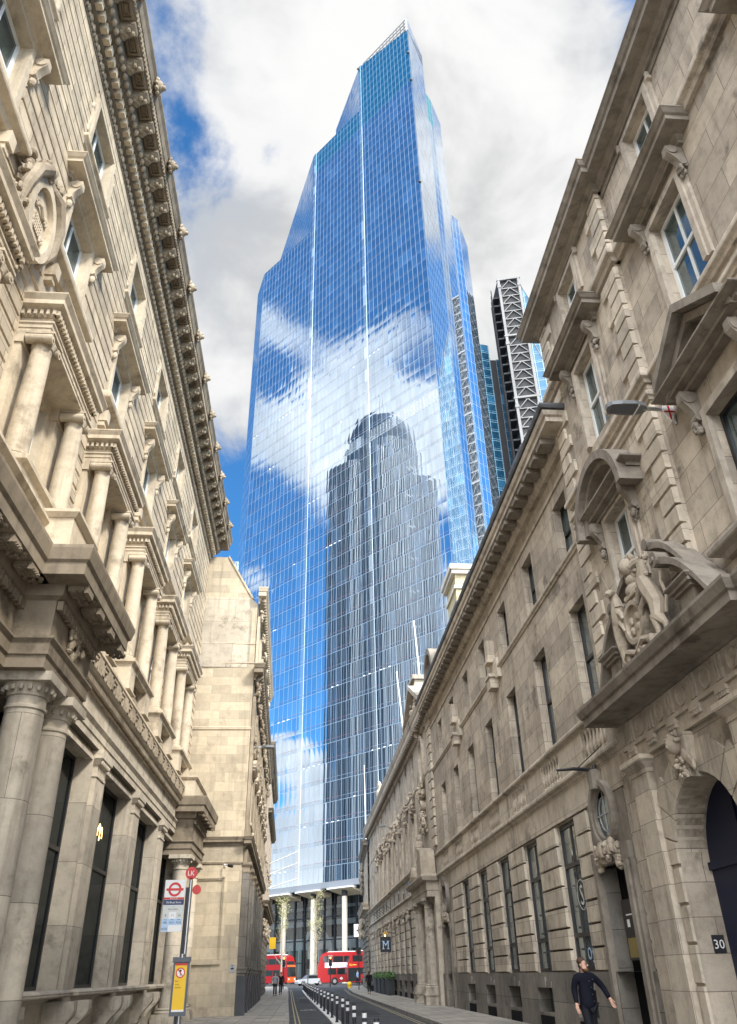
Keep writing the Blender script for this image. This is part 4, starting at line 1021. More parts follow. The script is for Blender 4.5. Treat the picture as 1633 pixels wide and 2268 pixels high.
# balustrade zone and entablature
b = B(f); b.band(string_prof(7.06, 7.3, .26), P1+.02, 46.6, 0, (True, False)); b.band(string_prof(6.06, 6.3, .2), P1+.02, 46.6, 0, (True, False)); b.box(P1+.02, 46.6, 0, .06, 5.3, 6.06)
pan = [(c-.95, c+.95) for c in cs]
e0 = P1+.03
for a, e in pan+[(46.6, 46.6)]:
    if a > e0: b.box(e0, a, 0, .15, 6.3, 7.06)
    e0 = e
b.build('entablature', 'grey_pale', MA)
for a, e in pan:
    b = B(f); n = 7
    for k in range(n): baluster(b, a+(e-a)*(k+.5)/n, .1, 6.3, 7.06, .085)
    b.build('balustrade', 'carved_grey', MA, smooth=True)
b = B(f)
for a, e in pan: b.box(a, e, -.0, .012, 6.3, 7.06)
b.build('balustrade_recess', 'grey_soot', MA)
# two doorways with round windows over them
def doorway(T, f, s, w, zt, oz, r, hole_d=.0):
    b = B(f)
    b.box(s-w-.34, s-w, 0, .14, 0, zt); b.box(s+w, s+w+.34, 0, .14, 0, zt); b.box(s-w-.35, s+w+.35, .05, .16, zt, zt+.36)
    b.box(s-w-.2, s-w, .14, .2, 0, zt-.004); b.box(s+w, s+w+.2, .14, .2, 0, zt-.004)
    b.box(s-w-.33, s+w+.33, 0, .05, zt, 5.28)
    d = b.build('doorway', 'grey_soot', T)
    b = B(f); q = -.32
    b.quad((s-w+.07, .05, 0), (s-w+.07, q, 0), (s-w+.07, q, zt), (s-w+.07, .05, zt)); b.quad((s+w-.07, .05, 0), (s+w-.07, q, 0), (s+w-.07, q, zt), (s+w-.07, .05, zt)); b.quad((s-w+.07, .05, zt), (s+w-.07, .05, zt), (s+w-.07, q, zt), (s-w+.07, q, zt))
    b.build('door_jamb', 'granite_plinth', d)
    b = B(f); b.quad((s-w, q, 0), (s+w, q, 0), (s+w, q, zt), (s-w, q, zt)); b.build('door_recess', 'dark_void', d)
    b = B(f); b.ring(s, oz, r-.02, r+.12, .05, .22, 32); b.ring(s, oz, r-.12, r-.02, .05, .16, 32); b.prism([(s-.14, oz+r-.1), (s+.14, oz+r-.1), (s+.2, oz+r+.36), (s-.2, oz+r+.36)], .05, .32)
    ow = b.build('round_window', 'grey_soot', d, smooth=False)
    b = B(f); b.disc(s, oz, r-.1, .05, .06, 28); b.build('pane', 'window_glass', ow)
    b = B(f); b.ring(s, oz, r-.3, r-.27, .06, .08, 24); b.box(s-.015, s+.015, .06, .08, oz-r+.1, oz+r-.1); b.box(s-r+.1, s+r-.1, .06, .082, oz-.015, oz+.015); b.build('glazing_bars', 'grey_plate', ow)
    b = B(f); carve(b, s-.62, s+.62, oz-r-.38, oz-r-.02, .12, .2, 60, int(s), .11); b.ball(s, .3, oz-r-.16, .16, .14, .2, 8)
    for q in (-1, 1): carve(b, s+q*.7-.1, s+q*.7+.1, oz-r-.6, oz-r-.1, .1, .12, 18, int(s)+q, .1)
    b.build('garland_carving', 'carved_grey', d, smooth=True)
doorway(MA, f, 19.75, .95, 3.75, 5.02-.12, .68); doorway(MA, f, 44.3, .95, 3.8, 4.9, .68)
# sign board inside the near doorway
fd = Fac((7.5, 0), (0, 1), (-1, 0), (7.5, 19.75)); fd_ = fd
fd = Fac((7.5+.22, 0), (0, 1), (-1, 0), (7.5, 19.75))
b = B(fd); b.box(19.2, 20.2, .06, .10, 1.75, 3.0); sb = b.build('door_sign', 'black_ink', None, loc=(7.5, 19.75, 0)); tag(sb, 'black notice board hanging in the dark doorway beside the walking man', 'sign')
mat('gold_faint', (.22, .17, .05), .5)
b = B(fd); b.box(19.26, 20.14, .10, .104, 1.8, 2.2); b.build('gold_panel', 'gold_faint', sb)
b = B(fd); b.box(19.45, 20.0, .10, .104, 2.66, 2.69); b.box(19.84, 20.0, .10, .104, 2.42, 2.58); b.build('white_lettering', 'white_sheet', sb)
# window signs of the first shop window
fd = fd_
b = B(fd); text_mesh(b, 'S', 22.95, 3.35, .5, -.10); b.ring(22.95, 3.35, .36, .38, -.10, -.095, 30)
ws = b.build('window_logo', 'pale_grey', None, loc=(7.5, 19.75, 0)); tag(ws, 'pale S monogram stuck inside the shop window behind the walking man', 'window sticker')
b = B(fd); b.ring(23.0, 1.95, .10, .14, -.10, -.095, 20); text_mesh(b, 'interGreat', 22.55, 2.0, .12, -.10, .6); b.box(22.3, 22.8, -.10, -.096, 1.74, 1.80)
ws = b.build('window_lettering', 'pale_blue', None, loc=(7.5, 19.75, 0)); tag(ws, 'small pale blue lettering low on the shop window glass', 'window sticker')
# chimneys behind the eaves
b = B(f); b.box(39.2, 42.0, -2.7, -.75, 16, 21.2); ch = b.build('chimney_stack', 'yellow_brick', MA)
b = B(f); b.box(39.1, 42.1, -2.8, -.65, 20.3, 20.5); b.box(39.0, 42.2, -2.9, -.55, 21.2, 21.45); b.box(38.9, 42.3, -3.0, -.45, 21.45, 21.75); b.build('chimney_cap', 'concrete_pale', ch)
b = B(f)
for k in range(3): b.lathe(39.9, -.95-.6*k, [(.15, 21.75), (.15, 22.0), (.19, 22.02), (.17, 22.12)], 10)
b.build('chimney_pots', 'dark_void', ch)
b = B(f); b.box(39.15, 39.19, -1.35, -1.1, 19.5, 19.75); b.build('flue_hatch', 'dark_void', ch)

# ------------------------------------------------------------------ further range with the M sign
MB_ = thing('range_with_hanging_sign', 'stone range beyond the pale ashlar one, with columned doorway, carved window heads and M sign', 'building', (7.5, 70, 0))
f = Fac((7.5, 0), (0, 1), (-1, 0), (7.5, 70))
cs = [55.9+4.1*k for k in range(11)]; gcs = [57.2+3.45*k for k in range(11)]
holes_extra['range_with_hanging_sign'] = [(46.7, 54.4, 0, 7)]
stone_range(MB_, f, 46.62, 97.5, cs, gcs, 'grey_stone', 'grey_pale', .10, .7, (12.75, 15.0, 7.75, 10.8, 15.1))
b = B(f); b.band(cornice_prof(15.05, 16.25, .70), 46.7, 97.5); b.box(46.7, 97.5, 0, .05, 12.3, 12.5)
s = 46.8; cr = b.build('cornice', 'grey_stone', MB_); repeat(cr, f, 'mutule', 'grey_soot', lambda b: b.box(0, .28, .22, .56, 15.3, 15.52), frange(46.8, 97.3, .55))
b = B(f); b.box(46.7, 97.5, -11.9, -.1, 15.5, 16.3); b.build('roof', 'lead_grey', MB_)
b = B(f); b.band(string_prof(7.4, 7.65, .25), 54.4, 97.5, 0, (True, False)); b.band(string_prof(6.0, 6.22, .22), 54.4, 97.5, 0, (True, False)); b.box(54.4, 97.5, 0, .1, 5.35, 6.0); b.build('entablature', 'grey_pale', MB_)
b = B(f)
for c in gcs: b.box(c-.3, c+.3, -.0, .012, 6.35, 7.2)
b.build('mezzanine_window', 'window_glass', MB_)
for i, c in enumerate(cs[:8]):
    b = B(f); carve(b, c-.8, c+.8, 10.85, 12.3, .06, .26, 34, i, .17)
    b.box(c-.85, c-.66, 0, .14, 7.7, 10.9); b.box(c+.66, c+.85, 0, .14, 7.7, 10.9); b.build('carved_head', 'carved_grey', MB_)
for i, c in enumerate(gcs): b = B(f); carve(b, c-.2, c+.2, 4.7, 5.5, .05, .16, 12, i+30, .13); b.build('carved_keystone', 'carved_grey', MB_)
b = B(f); z = 7.8; k = 0
while z < 14.9:
    L = 1.5 if k % 2 else 1.0; b.taper(46.64, 46.64+L, 0, .12, z, z+.46, .025); z += .52; k += 1
b.build('quoin_stones', 'grey_pale', MB_)
b = B(f)   # oval niche, scroll and small gable over the end bay
b.ring(50.6, 13.4, .8, .98, 0, .2, 28, 0, 2*pi, 1.35, 1.6); b.prism([(47.3, 16.25), (54.3, 16.25), (50.8, 18.1)], -.4, .3); b.prism([(46.9, 16.25), (50.8, 18.15), (50.8, 18.45), (46.7, 16.5)], -.5, .75); b.prism([(54.7, 16.25), (50.8, 18.15), (50.8, 18.45), (54.9, 16.5)], -.5, .75)
gb = b.build('gable', 'grey_stone', MB_)
b = B(f); b.disc(50.6, 13.4, .8, .0, .03, 26, 1.35); b.build('niche', 'carved_grey', gb)
b = B(f); carve(b, 49.8, 51.4, 11.0, 11.9, .1, .3, 50, 61, .16); carve(b, 50.0, 51.6, 15.0, 16.3, .1, .3, 40, 62, .16); carve(b, 49.5, 52, 16.3, 17.3, .3, .2, 40, 63, .18); b.ring(50.6, 10.6, .22, .34, .0, .35, 20); carve(b, 49.6, 51.6, 9.0, 10.2, .05, .3, 46, 64, .16)
b.build('garland_carving', 'carved_grey', gb, smooth=True)
b = B(f); b.band([(0, 5.2), (.7, 5.2), (.7, 5.5), (.74, 5.52), (.74, 5.95), (.95, 6.0), (1.05, 6.2), (1.05, 6.3), (0, 6.35)], 46.9, 53.6, .7); pt = b.build('door_portico', 'grey_stone', MB_)
for s in (48.3, 52.4): column(pt, f, s, .42, .75, 5.2, .34, 'doric', 'grey_stone'); 
for s in (48.3, 52.4): b = B(f); b.box(s-.5, s+.5, 0, .92, 0, .76); b.box(s-.56, s+.56, 0, .98, .55, .66); b.build('column_plinth', 'grey_stone', pt)
b = B(f); b.box(46.75, 47.35, 0, .3, .0, 5.2); b.build('pilaster', 'grey_stone', pt)
b = B(f); b.box(49.4, 51.4, .02, .03, .2, 4.2); b.build('door_recess', 'dark_void', pt)
b = B(f)
b.prism([(47.2, 6.35), (48.9, 6.35), (48.7, 7.9), (47.5, 7.6)], .1, .95); b.tube([(51.6, .2, 6.7), (51.6, 1.0, 6.75)], [.42, .42], 14); b.prism([(51.0, 6.35), (53.4, 6.35), (53.0, 6.9), (51.2, 7.2)], .1, .7)
carve(b, 49.0, 51.0, 6.4, 7.6, .3, .4, 60, 66, .18); b.ball(49.9, .6, 8.1, .3, .28, .4, 10); b.ball(49.9, .62, 8.6, .18, .18, .22, 8)
b.build('broken_pediment', 'carved_grey', pt, smooth=False)
# gable chimney and finial behind
b = B(f); b.box(54.0, 56.4, -1.6, -.2, 16, 20.0); c_ = b.build('chimney_stack', 'grey_pale', MB_)
b = B(f); b.box(53.9, 56.5, -1.7, -.1, 18.7, 18.85); b.box(53.8, 56.6, -1.8, 0, 20.0, 20.3); b.build('chimney_cap', 'grey_stone', c_)
b = B(f); b.lathe(85, -.3, [(.45, 16.2), (.45, 16.9), (.25, 17.0), (.2, 17.4), (.42, 17.9), (.42, 18.2), (.15, 18.5), (.25, 18.9), (.02, 19.3)], 12); b.build('urn_finial', 'grey_stone', MB_, smooth=True)
b = B(f); b.prism([(43.8, 16.0), (48.2, 16.0), (48.2, 17.6), (47.4, 18.4), (46, 18.8), (44.6, 18.4), (43.8, 17.6)], -1.2, -.2); b.ring(46, 17.6, 1.25, 1.6, -1.25, .1, 16, 0, pi); b.build('dormer_head', 'grey_soot', MB_)

# ------------------------------------------------------------------ end building on the corner
EB = thing('corner_bank', 'dark carved stone corner building at the far end of the right pavement', 'building', (8, 106, 0))
f = Fac((7.3, 97.6), (.035, .9994), (-.9994, .035), (8, 106))
hol = [(1.6+3.1*k, 2.9+3.1*k, z, z+2.2) for k in range(5) for z in (1.7, 8.9, 12)]
b = B(f); b.wall(0, 16, 0, 15, hol, 0, .3); b.quad((16, 0, 0), (16, -12, 0), (16, -12, 15), (16, 0, 15)); b.build('wall', 'grey_stone', EB)
b = B(f); b.box(.1, 15.9, -11, -.2, 14.6, 15.4); b.build('roof', 'lead_grey', EB)
for h in hol: sash(EB, f, *h, -.2, 'frame_black', 0, 1, bar=.1)
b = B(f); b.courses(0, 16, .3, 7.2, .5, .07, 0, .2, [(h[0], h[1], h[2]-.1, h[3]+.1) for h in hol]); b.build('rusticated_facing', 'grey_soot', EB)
b = B(f); b.band(cornice_prof(7.4, 8.5, .8), 0, 16); carve(b, 6, 16, 5.4, 7.4, .2, .5, 90, 71, .3); b.build('carved_cornice', 'carved_grey', EB)
b = B(f); b.band(cornice_prof(14.2, 15.2, .6), 0, 16); carve(b, 12, 16, 10.5, 14, .1, .3, 60, 72, .3); b.build('cornice', 'grey_soot', EB)
# ================================================================== glass materials
def curtain(name, pw, fh, tint, dark, refl, line_c, lw=.06, lh=.10, tilt=.010, pillow=.016, red=0.0, spandrel=.0, teal_z=None):
    """curtain wall: each pane tilts and bows a little, so reflections break from pane to pane"""
    m = bpy.data.materials.new(name); m.use_nodes = True; t = NT(m.node_tree); m.node_tree.nodes.clear()
    g = t.n('ShaderNodeNewGeometry'); N = g.outputs['True Normal']; P = g.outputs['Position']
    Zc = (0, 0, 1); U = t.vm('NORMALIZE', t.vm('CROSS_PRODUCT', Zc, N))
    u = t.m('DIVIDE', t.vm('DOT_PRODUCT', P, U), pw); sp = t.n('ShaderNodeSeparateXYZ'); t.l(P, sp.inputs[0]); z = sp.outputs[2]
    v = t.m('DIVIDE', z, fh)
    iu, iv = t.m('FLOOR', u), t.m('FLOOR', v); fu, fv = t.m('FRACT', u), t.m('FRACT', v)
    ci = t.n('ShaderNodeCombineXYZ'); t.l(iu, ci.inputs[0]); t.l(iv, ci.inputs[1]); t.l(t.m('MULTIPLY', t.vm('DOT_PRODUCT', N, (3.3, 7.1, 0)), 5), ci.inputs[2])
    wn = t.n('ShaderNodeTexWhiteNoise'); wn.noise_dimensions = '3D'; t.l(ci.outputs[0], wn.inputs['Vector'])
    sc = t.n('ShaderNodeSeparateXYZ'); t.l(wn.outputs['Color'], sc.inputs[0]); r1, r2, r3 = sc.outputs
    gx = t.m('ADD', t.m('MULTIPLY', t.m('SUBTRACT', fu, .5), t.m('MULTIPLY_ADD', r3, pillow*1.6, pillow*.3)), t.m('MULTIPLY', t.m('SUBTRACT', r1, .5), tilt))
    gz_ = t.m('ADD', t.m('MULTIPLY', t.m('SUBTRACT', fv, .5), t.m('MULTIPLY_ADD', r3, pillow*1.2, pillow*.3)), t.m('MULTIPLY', t.m('SUBTRACT', r2, .5), tilt))
    lo = t.noise(P, .09, 3, .5)
    gx = t.m('MULTIPLY_ADD', t.m('SUBTRACT', lo, .5), tilt*.8, gx)
    nn = t.vm('NORMALIZE', t.vm('ADD', N, t.vm('ADD', t.vm('SCALE', U, None, gx), t.vm('SCALE', Zc, None, gz_))))
    gl = t.n('ShaderNodeBsdfGlossy'); gl.inputs['Roughness'].default_value = .012; t.l(nn, gl.inputs['Normal'])
    df = t.n('ShaderNodeBsdfDiffuse')
    dcol = t.mix(t.ss(r3, .80, .95), dark, tuple(min(1, x*2.2+.02) for x in dark))
    gcol = t.mix(t.ss(r1, .3, .9), tint, tuple(x*.90 for x in tint))
    if teal_z:
        tz = t.ss(z, teal_z, teal_z+.2); gcol = t.mix(tz, gcol, (.30, .66, .72)); dcol = t.mix(tz, dcol, (.02, .16, .24))
    t.l(dcol, df.inputs['Color']); t.l(gcol, gl.inputs['Color'])
    mixs = t.n('ShaderNodeMixShader'); mixs.inputs[0].default_value = refl
    lw_ = t.n('ShaderNodeFresnel'); lw_.inputs['IOR'].default_value = 1.6
    rf = t.m('ADD', refl, t.m('MULTIPLY', lw_.outputs[0], 1-refl), clamp=True)
    if spandrel: rf = t.m('SUBTRACT', rf, t.m('MULTIPLY', t.m('LESS_THAN', fv, .22), spandrel))
    t.l(rf, mixs.inputs[0]); t.l(df.outputs[0], mixs.inputs[1]); t.l(gl.outputs[0], mixs.inputs[2])
    # mullions
    eu = t.m('MULTIPLY', t.m('MINIMUM', fu, t.m('SUBTRACT', 1.0, fu)), pw); ev = t.m('MULTIPLY', fv, fh)
    a = t.m('LESS_THAN', eu, lw); c = t.m('LESS_THAN', ev, lh); c2 = t.m('MULTIPLY', t.m('GREATER_THAN', ev, .78), t.m('LESS_THAN', ev, .78+lh*.8))
    ln = t.m('MAXIMUM', a, t.m('MAXIMUM', c, t.m('MULTIPLY', c2, .7)))
    lb = t.n('ShaderNodeBsdfPrincipled'); lb.inputs['Roughness'].default_value = .35; lb.inputs['Metallic'].default_value = .35
    lc = line_c
    if red: lc = t.mix(t.m('MULTIPLY', t.m('MULTIPLY', c2, red), t.m('GREATER_THAN', t.m('ADD', r2, .0), .25)), line_c, (.42, .13, .12))
    t.val(lb.inputs['Base Color'], lc if not isinstance(lc, tuple) else lc+(1,))
    ms = t.n('ShaderNodeMixShader'); t.l(t.m('MULTIPLY', ln, .85), ms.inputs[0]); t.l(mixs.outputs[0], ms.inputs[1]); t.l(lb.outputs[0], ms.inputs[2])
    o = t.n('ShaderNodeOutputMaterial'); t.l(ms.outputs[0], o.inputs['Surface']); MATS[name] = m; return m
curtain('tower_glass', 1.62, 3.9, (.82, .92, 1.0), (.030, .075, .14), .72, (.40, .47, .56), .065, .10, .0045, .013, red=.8, spandrel=.10, teal_z=241.5)
curtain('side_glass', 1.5, 3.9, (.93, .96, 1.0), (.10, .16, .22), .78, (.62, .68, .74), .04, .07, .006, .006)
curtain('strip_glass', 1.5, 3.9, (.92, .96, 1.0), (.20, .25, .30), .52, (.62, .70, .78), .01, .07, .004, .004)
curtain('blue_glass', 2.6, 3.8, (.55, .80, 1.0), (.03, .14, .26), .55, (.30, .52, .66), .10, .25, .02, .01)
curtain('wedge_glass', 2.4, 3.8, (.42, .66, .90), (.02, .07, .125), .0, (.22, .28, .32), .10, .16, .02, .01)
curtain('pale_louvres', .9, 40, (.8, .9, 1.0), (.45, .55, .62), .3, (.75, .80, .83), .16, .1, .01, .01)
mat('white_steel', (.18, .18, .178), .5, noise=.15, nscale=.2)
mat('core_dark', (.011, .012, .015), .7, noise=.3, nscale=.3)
mat('soffit_cream', (.82, .70, .50), .6)
mat('fascia_grey', (.24, .26, .29), .5)
mat('slab_pale', (.30, .32, .33), .6, noise=.2, nscale=.3)
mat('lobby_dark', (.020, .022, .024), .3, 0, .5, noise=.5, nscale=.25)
mat('lobby_warm', (.11, .075, .045), .6, noise=.5, nscale=.3)
mat('lobby_glass', (.06, .07, .075), .04, 0, .6, noise=.6, nscale=.2)
mat('lit_ceiling', (1, 1, .95), .5, emit=(1, .97, .88), estr=1.2)

# ================================================================== the glass skyscraper
TW = thing('glass_skyscraper', 'huge stepped blue glass skyscraper closing the street, clouds mirrored in it', 'skyscraper', (13, 160, .26))
tb = (13, 160)
C_, S2_, S1_, LE_, LO_ = (28.15, 134.2), (13.27, 151.7), (-2.22, 169.9), (-18.5, 189.0), (-21.2, 198.6)
R1_, R2o, R2e, R3o, R3e = (35.0, 146.3), (37.6, 150.3), (42.1, 158.5), (45.0, 161.1), (49.8, 170.9)
ZB = 16.7
def vol(pts, tops, mats, name='glass_volume', zb=ZB):
    """pts plan polygon; mats: material index per side, last = roof"""
    b = B(lambda x, y, z: (x-tb[0], y-tb[1], z-.26)); n = len(pts); zt = tops if isinstance(tops, (list, tuple)) else [tops]*n
    a = [b.v(p[0], p[1], zb) for p in pts]; c = [b.v(p[0], p[1], z) for p, z in zip(pts, zt)]
    for k in range(n): b.mi = mats[k]; b.face((a[k], a[(k+1) % n], c[(k+1) % n], c[k]))
    b.mi = 2; b.face(c); b.face(a[::-1])
    return b.build(name, ['tower_glass', 'side_glass', 'fascia_grey'], TW)
vol([S1_, LE_, LO_, (-13, 222), (6, 214)], 212, [0, 1, 1, 1, 1])
vol([S2_, S1_, (-15.2, 217), (10, 228), (31, 205)], 252, [0, 1, 1, 1, 1])
vol([C_, S2_, (5.92, 175.8), (20, 196), R1_], [270.6, 278, 278, 278, 278], [0, 1, 1, 1, 1])
vol([(34.6, 146.5), R2o, R2e, (30, 188), (18, 190)], 257, [0, 1, 1, 1, 1])
vol([(41.9, 158.6), R3o, R3e, (44, 202), (18, 200)], 209.7, [0, 1, 1, 1, 1])
tf = Fac(C_, (-.648, .7615), (-.7615, -.648), tb)
def tz_(b): 
    f0 = b.f; b.f = lambda s, d, z: f0(s, d, z-.26); return b
b = tz_(B(tf)); b.hprism([(45.25, -.02), (46.45, -.02), (46.45, .05), (45.25, .05)], ZB, 252.3); b.build('corner_fin', 'strip_glass', TW)
b = tz_(B(tf)); b.hprism([(22.35, -.02), (23.55, -.02), (23.55, .05), (22.35, .05)], ZB, 278.2); b.build('corner_fin', 'strip_glass', TW)
b = B(lambda x, y, z: (x-tb[0], y-tb[1], z-.26)); 
i = [b.v(C_[0], C_[1], 270.5), b.v(R1_[0], R1_[1], 270.5), b.v(R1_[0], R1_[1], 278), b.v(C_[0], C_[1], 278)]
b.hprism([C_, R1_, (R1_[0]-.5, R1_[1]+.4), (C_[0]-.5, C_[1]+.4)], 270.4, 278.0); b.build('crown_screen', 'side_glass', TW)
b = tz_(B(tf)); L = 21.0
for k in range(14):
    t_ = L*k/13; zl = 270.6+7.4*t_/22.98; b.box(t_-.14, t_+.14, -.3, .0, zl, 278.0)
for k in range(4):
    z = 271.8+2.0*k; b.box(0, min(L, (278-z)*.0+ (z-270.6)/7.4*22.98), -.2, -.02, z-.2, z+.2)
b.build('crown_grille', 'white_steel', TW)
for k, (s, z) in enumerate(((22.9, 276), (-.2, 240), (-.2, 190), (.2, 256))):
    b = tz_(B(tf)); b.ball(s, .6, z, .45, .45, .5, 8); b.box(s-.1, s+.1, 0, .6, z-.1, z+.1); b.build('beacon', 'iron_black', TW)
# fascia, canopies, columns, lobby
b = tz_(B(tf)); b.box(-2, 74, -.4, .35, 15.7, ZB+.05); b.build('fascia', 'fascia_grey', TW)
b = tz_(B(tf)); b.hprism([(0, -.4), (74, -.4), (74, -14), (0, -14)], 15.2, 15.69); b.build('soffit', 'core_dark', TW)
for s in (29.0, 38.3, 47.4, 56.5):
    b = tz_(B(tf)); b.prism([(s, 15.35), (s+6.9, 15.35), (s+6.9, 15.62), (s, 15.62)], -.3, .9)
    c_ = b.build('canopy', 'white_sheet', TW)
    b = tz_(B(tf)); b.quad((s+.1, .85, 15.33), (s+6.8, .85, 15.33), (s+6.4, -3.0, 14.4), (s+.5, -3.0, 14.4)); b.quad((s+.1, .85, 15.6), (s+.1, .85, 15.33), (s+.5, -3.0, 14.4), (s+.5, -3.0, 15.2)); b.quad((s+6.8, .85, 15.6), (s+6.8, .85, 15.33), (s+6.4, -3.0, 14.4), (s+6.4, -3.0, 15.2))
    b.build('canopy_soffit', 'soffit_cream', c_)
for s in (23.6, 32.4, 41.2, 50.0, 58.8):
    b = tz_(B(tf)); b.lathe(s, -.5, [(.52, .1), (.52, 14.1)], 20); co = b.build('column', 'concrete_pale', TW, smooth=True)
    b = tz_(B(tf)); b.lathe(s, -.5, [(.54, 14.1), (.54, 15.2)], 16); b.build('column_head', 'core_dark', co)
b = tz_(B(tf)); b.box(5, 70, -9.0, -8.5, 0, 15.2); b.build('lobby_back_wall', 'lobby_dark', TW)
b = tz_(B(tf))
for z0, z1, d0 in ((5.9, 7.9, -6.5), (10.0, 10.9, -6.2), (12.9, 13.4, -6.4)): b.box(5, 70, d0-1, d0, z0, z1)
for k in range(20): b.box(10+3*k, 10.35+3*k, -6.9, -6.3, 0, 5.9)
b.build('lobby_floors', 'slab_pale', TW)
b = tz_(B(tf))
for z0, z1 in ((.2, 5.6), (8.1, 9.9)):
    for k in range(11): b.box(9+5.1*k, 11.6+5.1*k, -8.45, -8.3, z0, z1)
b.build('lobby_panels', 'lobby_warm', TW)
b = tz_(B(tf))
for (t0, z0), (t1, z1) in (((49.0, 7.0), (42.0, 11.6)), ((43.0, 7.6), (39.6, 3.2)), ((45.5, .3), (41.5, 4.2))):
    b.prism([(t0, z0), (t1, z1), (t1, z1+1.1), (t0, z0+1.1)], -5.6, -5.0)
b.build('stair_flight', 'slab_pale', TW)
b = tz_(B(tf))
for s in (26, 29.4, 32.0, 35.0, 38.0, 41.0, 43.8, 46.8, 49.8, 52.8, 56): b.box(s-.17, s+.17, -3.4, -3.05, 0, 15.2)
for z in (3.6, 7.3, 11.15): b.box(5, 70, -3.35, -3.1, z-.1, z+.1)
b.build('lobby_frame', 'iron_black', TW)
g_ = bpy.data.materials.new('lobby_pane'); g_.use_nodes = True; t = NT(g_.node_tree); g_.node_tree.nodes.clear()
tr = t.n('ShaderNodeBsdfTransparent'); tr.inputs['Color'].default_value = (.72, .76, .77, 1); gl = t.n('ShaderNodeBsdfGlossy'); gl.inputs['Roughness'].default_value = .02
mm = t.n('ShaderNodeMixShader'); mm.inputs[0].default_value = .10; t.l(tr.outputs[0], mm.inputs[1]); t.l(gl.outputs[0], mm.inputs[2]); oo = t.n('ShaderNodeOutputMaterial'); t.l(mm.outputs[0], oo.inputs['Surface']); MATS['lobby_pane'] = g_
b = tz_(B(tf)); b.quad((5, -3.25, .1), (70, -3.25, .1), (70, -3.25, 15.2), (5, -3.25, 15.2)); b.build('lobby_glazing', 'lobby_pane', TW)
sheet('forecourt', [(-60, 150), (-8, 140)], [(60, 150), (60, 140)], 'paving', .06) if 0 else None
b = tz_(B(tf))
for k in range(44):
    s = .5+1.62*k*.62
    if 21.6 < s < 24.2 or s > 44.6: continue
    b.box(s, s+.86, .012, .03, 112.9, 116.3)
b.build('plant_floor_panels', 'strip_glass', TW)
# ceiling lights of occupied floors just behind the glass show as short bright dashes
b = tz_(B(tf)); r = random.Random(3)
for k in range(34):
    s = r.choice([r.uniform(1, 21), r.uniform(24.5, 44), r.uniform(48, 70)]); z = 20.5+3.9*r.choice([0, 1, 2, 3, 5, 8, 9, 14, 18, 22, 27, 31]) ; n = r.randint(1, 4)
    for q in range(n): b.box(s+q*1.62, s+q*1.62+.55, .012, .02, z-.9, z-.82)
b.build('lit_ceilings', 'lit_ceiling', TW)

# ================================================================== dark ribbed tower (seen mirrored in the skyscraper)
RT = thing('ribbed_tower', 'dark ribbed office tower with a rounded top, seen mirrored in the glass skyscraper', 'tower', (-68.8, 152.9, 0))
mat('rib_dark', (.028, .034, .042), .5, 0, .2, noise=.4, nscale=.05); mat('rib_steel', (.24, .25, .255), .45, .2)
def ribbed(cx, cy, rad, z0, z1, seg, name, lobes=0):
    b = B(); n = seg; P = []
    for k in range(n):
        a = 2*pi*k/n; rr_ = rad*(1+.05*cos(6*a)) if lobes else rad
        P.append((cx+rr_*cos(a), cy+rr_*sin(a)))
    for k in range(n):
        p, q = P[k], P[(k+1) % n]
        if k % 3 == 0:
            b.mi = 1; b.quad((p[0]*1.012, p[1]*1.012, z0), (q[0]*1.012, q[1]*1.012, z0), (q[0]*1.012, q[1]*1.012, z1), (p[0]*1.012, p[1]*1.012, z1))
        else: b.mi = 0; b.quad((p[0], p[1], z0), (q[0], q[1], z0), (q[0], q[1], z1), (p[0], p[1], z1))
    b.mi = 0; b.face([b.v(p[0], p[1], z1) for p in P]); b.mi = 0
    return b.build(name, ['rib_dark', 'rib_steel'], RT)
ribbed(0, 0, 13.5, 0, 166, 180, 'core_shaft')
va = Vector((28.15+68.8, 134.2-152.9)).normalized(); vx = Vector((-va.y, va.x))
for q, z, dd in ((-1, 153, 0), (1, 156, 2), (.15, 160, 6)):
    p = vx*q*10.5+va*dd; ribbed(p.x, p.y, 9.5, 0, z, 130, 'leaf_block', 1)
b = B(); b.lathe(0, 0, [(12.2, 165.8), (12.2, 172), (11.2, 176), (9, 180), (6, 182.4), (2, 183.3)], 28); b.build('crown', 'rib_dark', RT)
b = B(); b.box(-.15, .15, -.15, .15, 183, 196); b.box(4, 4.2, 0, .2, 182, 190); b.build('aerial', 'rib_steel', RT)
b = B()
for z in range(10, 165, 12): b.lathe(0, 0, [(13.62, z), (13.62, z+.7)], 40)
b.build('floor_bands', 'rib_steel', RT)

